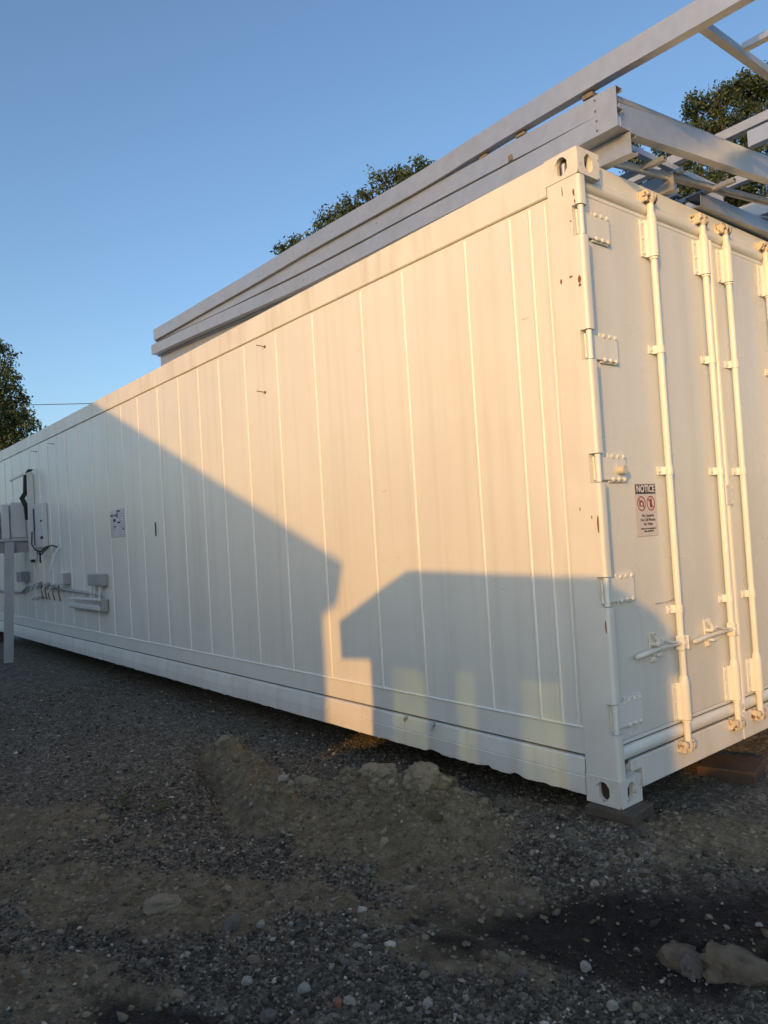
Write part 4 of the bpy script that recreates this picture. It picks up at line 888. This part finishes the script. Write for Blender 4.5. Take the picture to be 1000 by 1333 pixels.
# ------------------------------------------------------------------ behind the camera: what throws the evening shadows
bl = thing('workshop', 'grey metal workshop with a low gable roof standing behind the camera', 'building', (-5.4, -12, -.2))
GX, EV, RX, RZ = 2.40, 3.13, -5.4, 6.35      # right wall, eave height, ridge
mb = MB(); prof = [(GX, -.3), (GX, 2.98), (RX, RZ-.2), (2*RX-GX, 2.98), (2*RX-GX, -.3)]
mb.prism(prof, lambda a, b, t: (a, t, b), -9.05, -24); mb.build('wall', siding, bl)
mb = MB(); xe = 2.645; prof = [(xe, EV), (RX, RZ), (2*RX-xe, EV), (2*RX-xe, EV-.24), (RX, RZ-.16), (xe-.10, EV-.27)]
mb.prism(prof, lambda a, b, t: (a, t, b), -9.0, -24.3); mb.build('roof', siding, bl)
mb = MB(); mb.box((-7.4, -9.02, -.2), (-3.4, -9.06, 3.2), .01); mb.build('door', grey_box, bl)
for k in range(8): 
    mb = MB(); mb.box((-7.4, -9.005, -.15+k*.42), (-3.4, -9.03, .2+k*.42), .005); mb.build('door_slat', white_pl, bl)
vh = thing('utility_vehicle', 'boxy yellow utility vehicle with a thick roof and green tinted windows, behind the camera', 'utility vehicle', (1.7, -5.2, -.2))
Y0, Y1 = -4.76, -5.26
mb = MB(); prof = [(.655, 1.66), (.655, 1.90), (1.10, 2.115), (2.40, 2.085), (2.60, 1.98), (2.70, 1.86), (2.70, 1.70), (1.2, 1.70)]
mb.prism(prof, lambda a, b, t: (a, t, b), Y0, Y1); mb.build('cab_roof', yellow, vh)
for a, b, z in ((.755, .935, 1.67), (1.25, 1.475, 1.72), (1.635, 1.92, 1.72), (2.20, 2.68, 1.72)):
    mb = MB(); mb.box((a, Y0-.05, 1.05), (b, Y0-.11, z), .01); mb.build('pillar', yellow, vh)
mb = MB(); mb.box((.935, Y0-.055, 1.565), (1.25, Y0-.10, 1.71), .004); mb.box((1.475, Y0-.055, 1.60), (1.635, Y0-.10, 1.71), .004); mb.build('window_header', yellow, vh)
for a, b, z in ((.935, 1.25, 1.565), (1.475, 1.635, 1.60), (1.92, 2.20, 1.71)):
    mb = MB(); mb.box((a, Y0-.075, 1.05), (b, Y0-.08, z)); mb.build('window', tinted, vh)
mb = MB(); mb.box((.56, -4.78, .28), (2.9, -5.9, 1.05), .04); mb.build('body', yellow, vh)
for x_ in (.95, 2.5):
    for y_ in (-4.80, -5.75):
        mb = MB(); mb.tube([(x_, y_, .13), (x_, y_-.2, .13)], .33, 24); wh = mb.build('wheel', rubber, vh); e = MB(); e.tube([(x_, y_+.01, .13), (x_, y_-.21, .13)], .17, 16); e.build('rim', grey_box, wh)
kk = 0
for (xa, xb, ht) in ((-3.2, .55, .79), (2.76, 8.8, 1.19)):  # blocks added out of view to throw the low shadow over the ground
    n_ = max(1, int(round((xb-xa)/1.2)))
    for k in range(n_):
        a = xa+(xb-xa)*k/n_; b = xa+(xb-xa)*(k+1)/n_; o_ = thing('shade_block', ('low' if ht < 1 else 'tall')+' unseen grey concrete block added to cast shade, in the row behind the camera, number of blocks %s of the vehicle' % ('left' if ht < 1 else 'right'), 'concrete block', ((a+b)/2, -4.9, -.2), 'shade blocks added behind the camera')
        o_['label'] = 'unseen grey concrete block added to cast shade, in the %s row beside the yellow utility vehicle' % ('low' if ht < 1 else 'tall')
        mb = MB(); mb.box((a+.002, -4.6, -.3), (b-.002, -5.2, ht), .02); mb.build('body', concrete, o_)
        mb = MB(); mb.box(((a+b)/2-.1, -4.8, ht), ((a+b)/2+.1, -5.0, ht+.04), .01); mb.build('lug', concrete, o_)
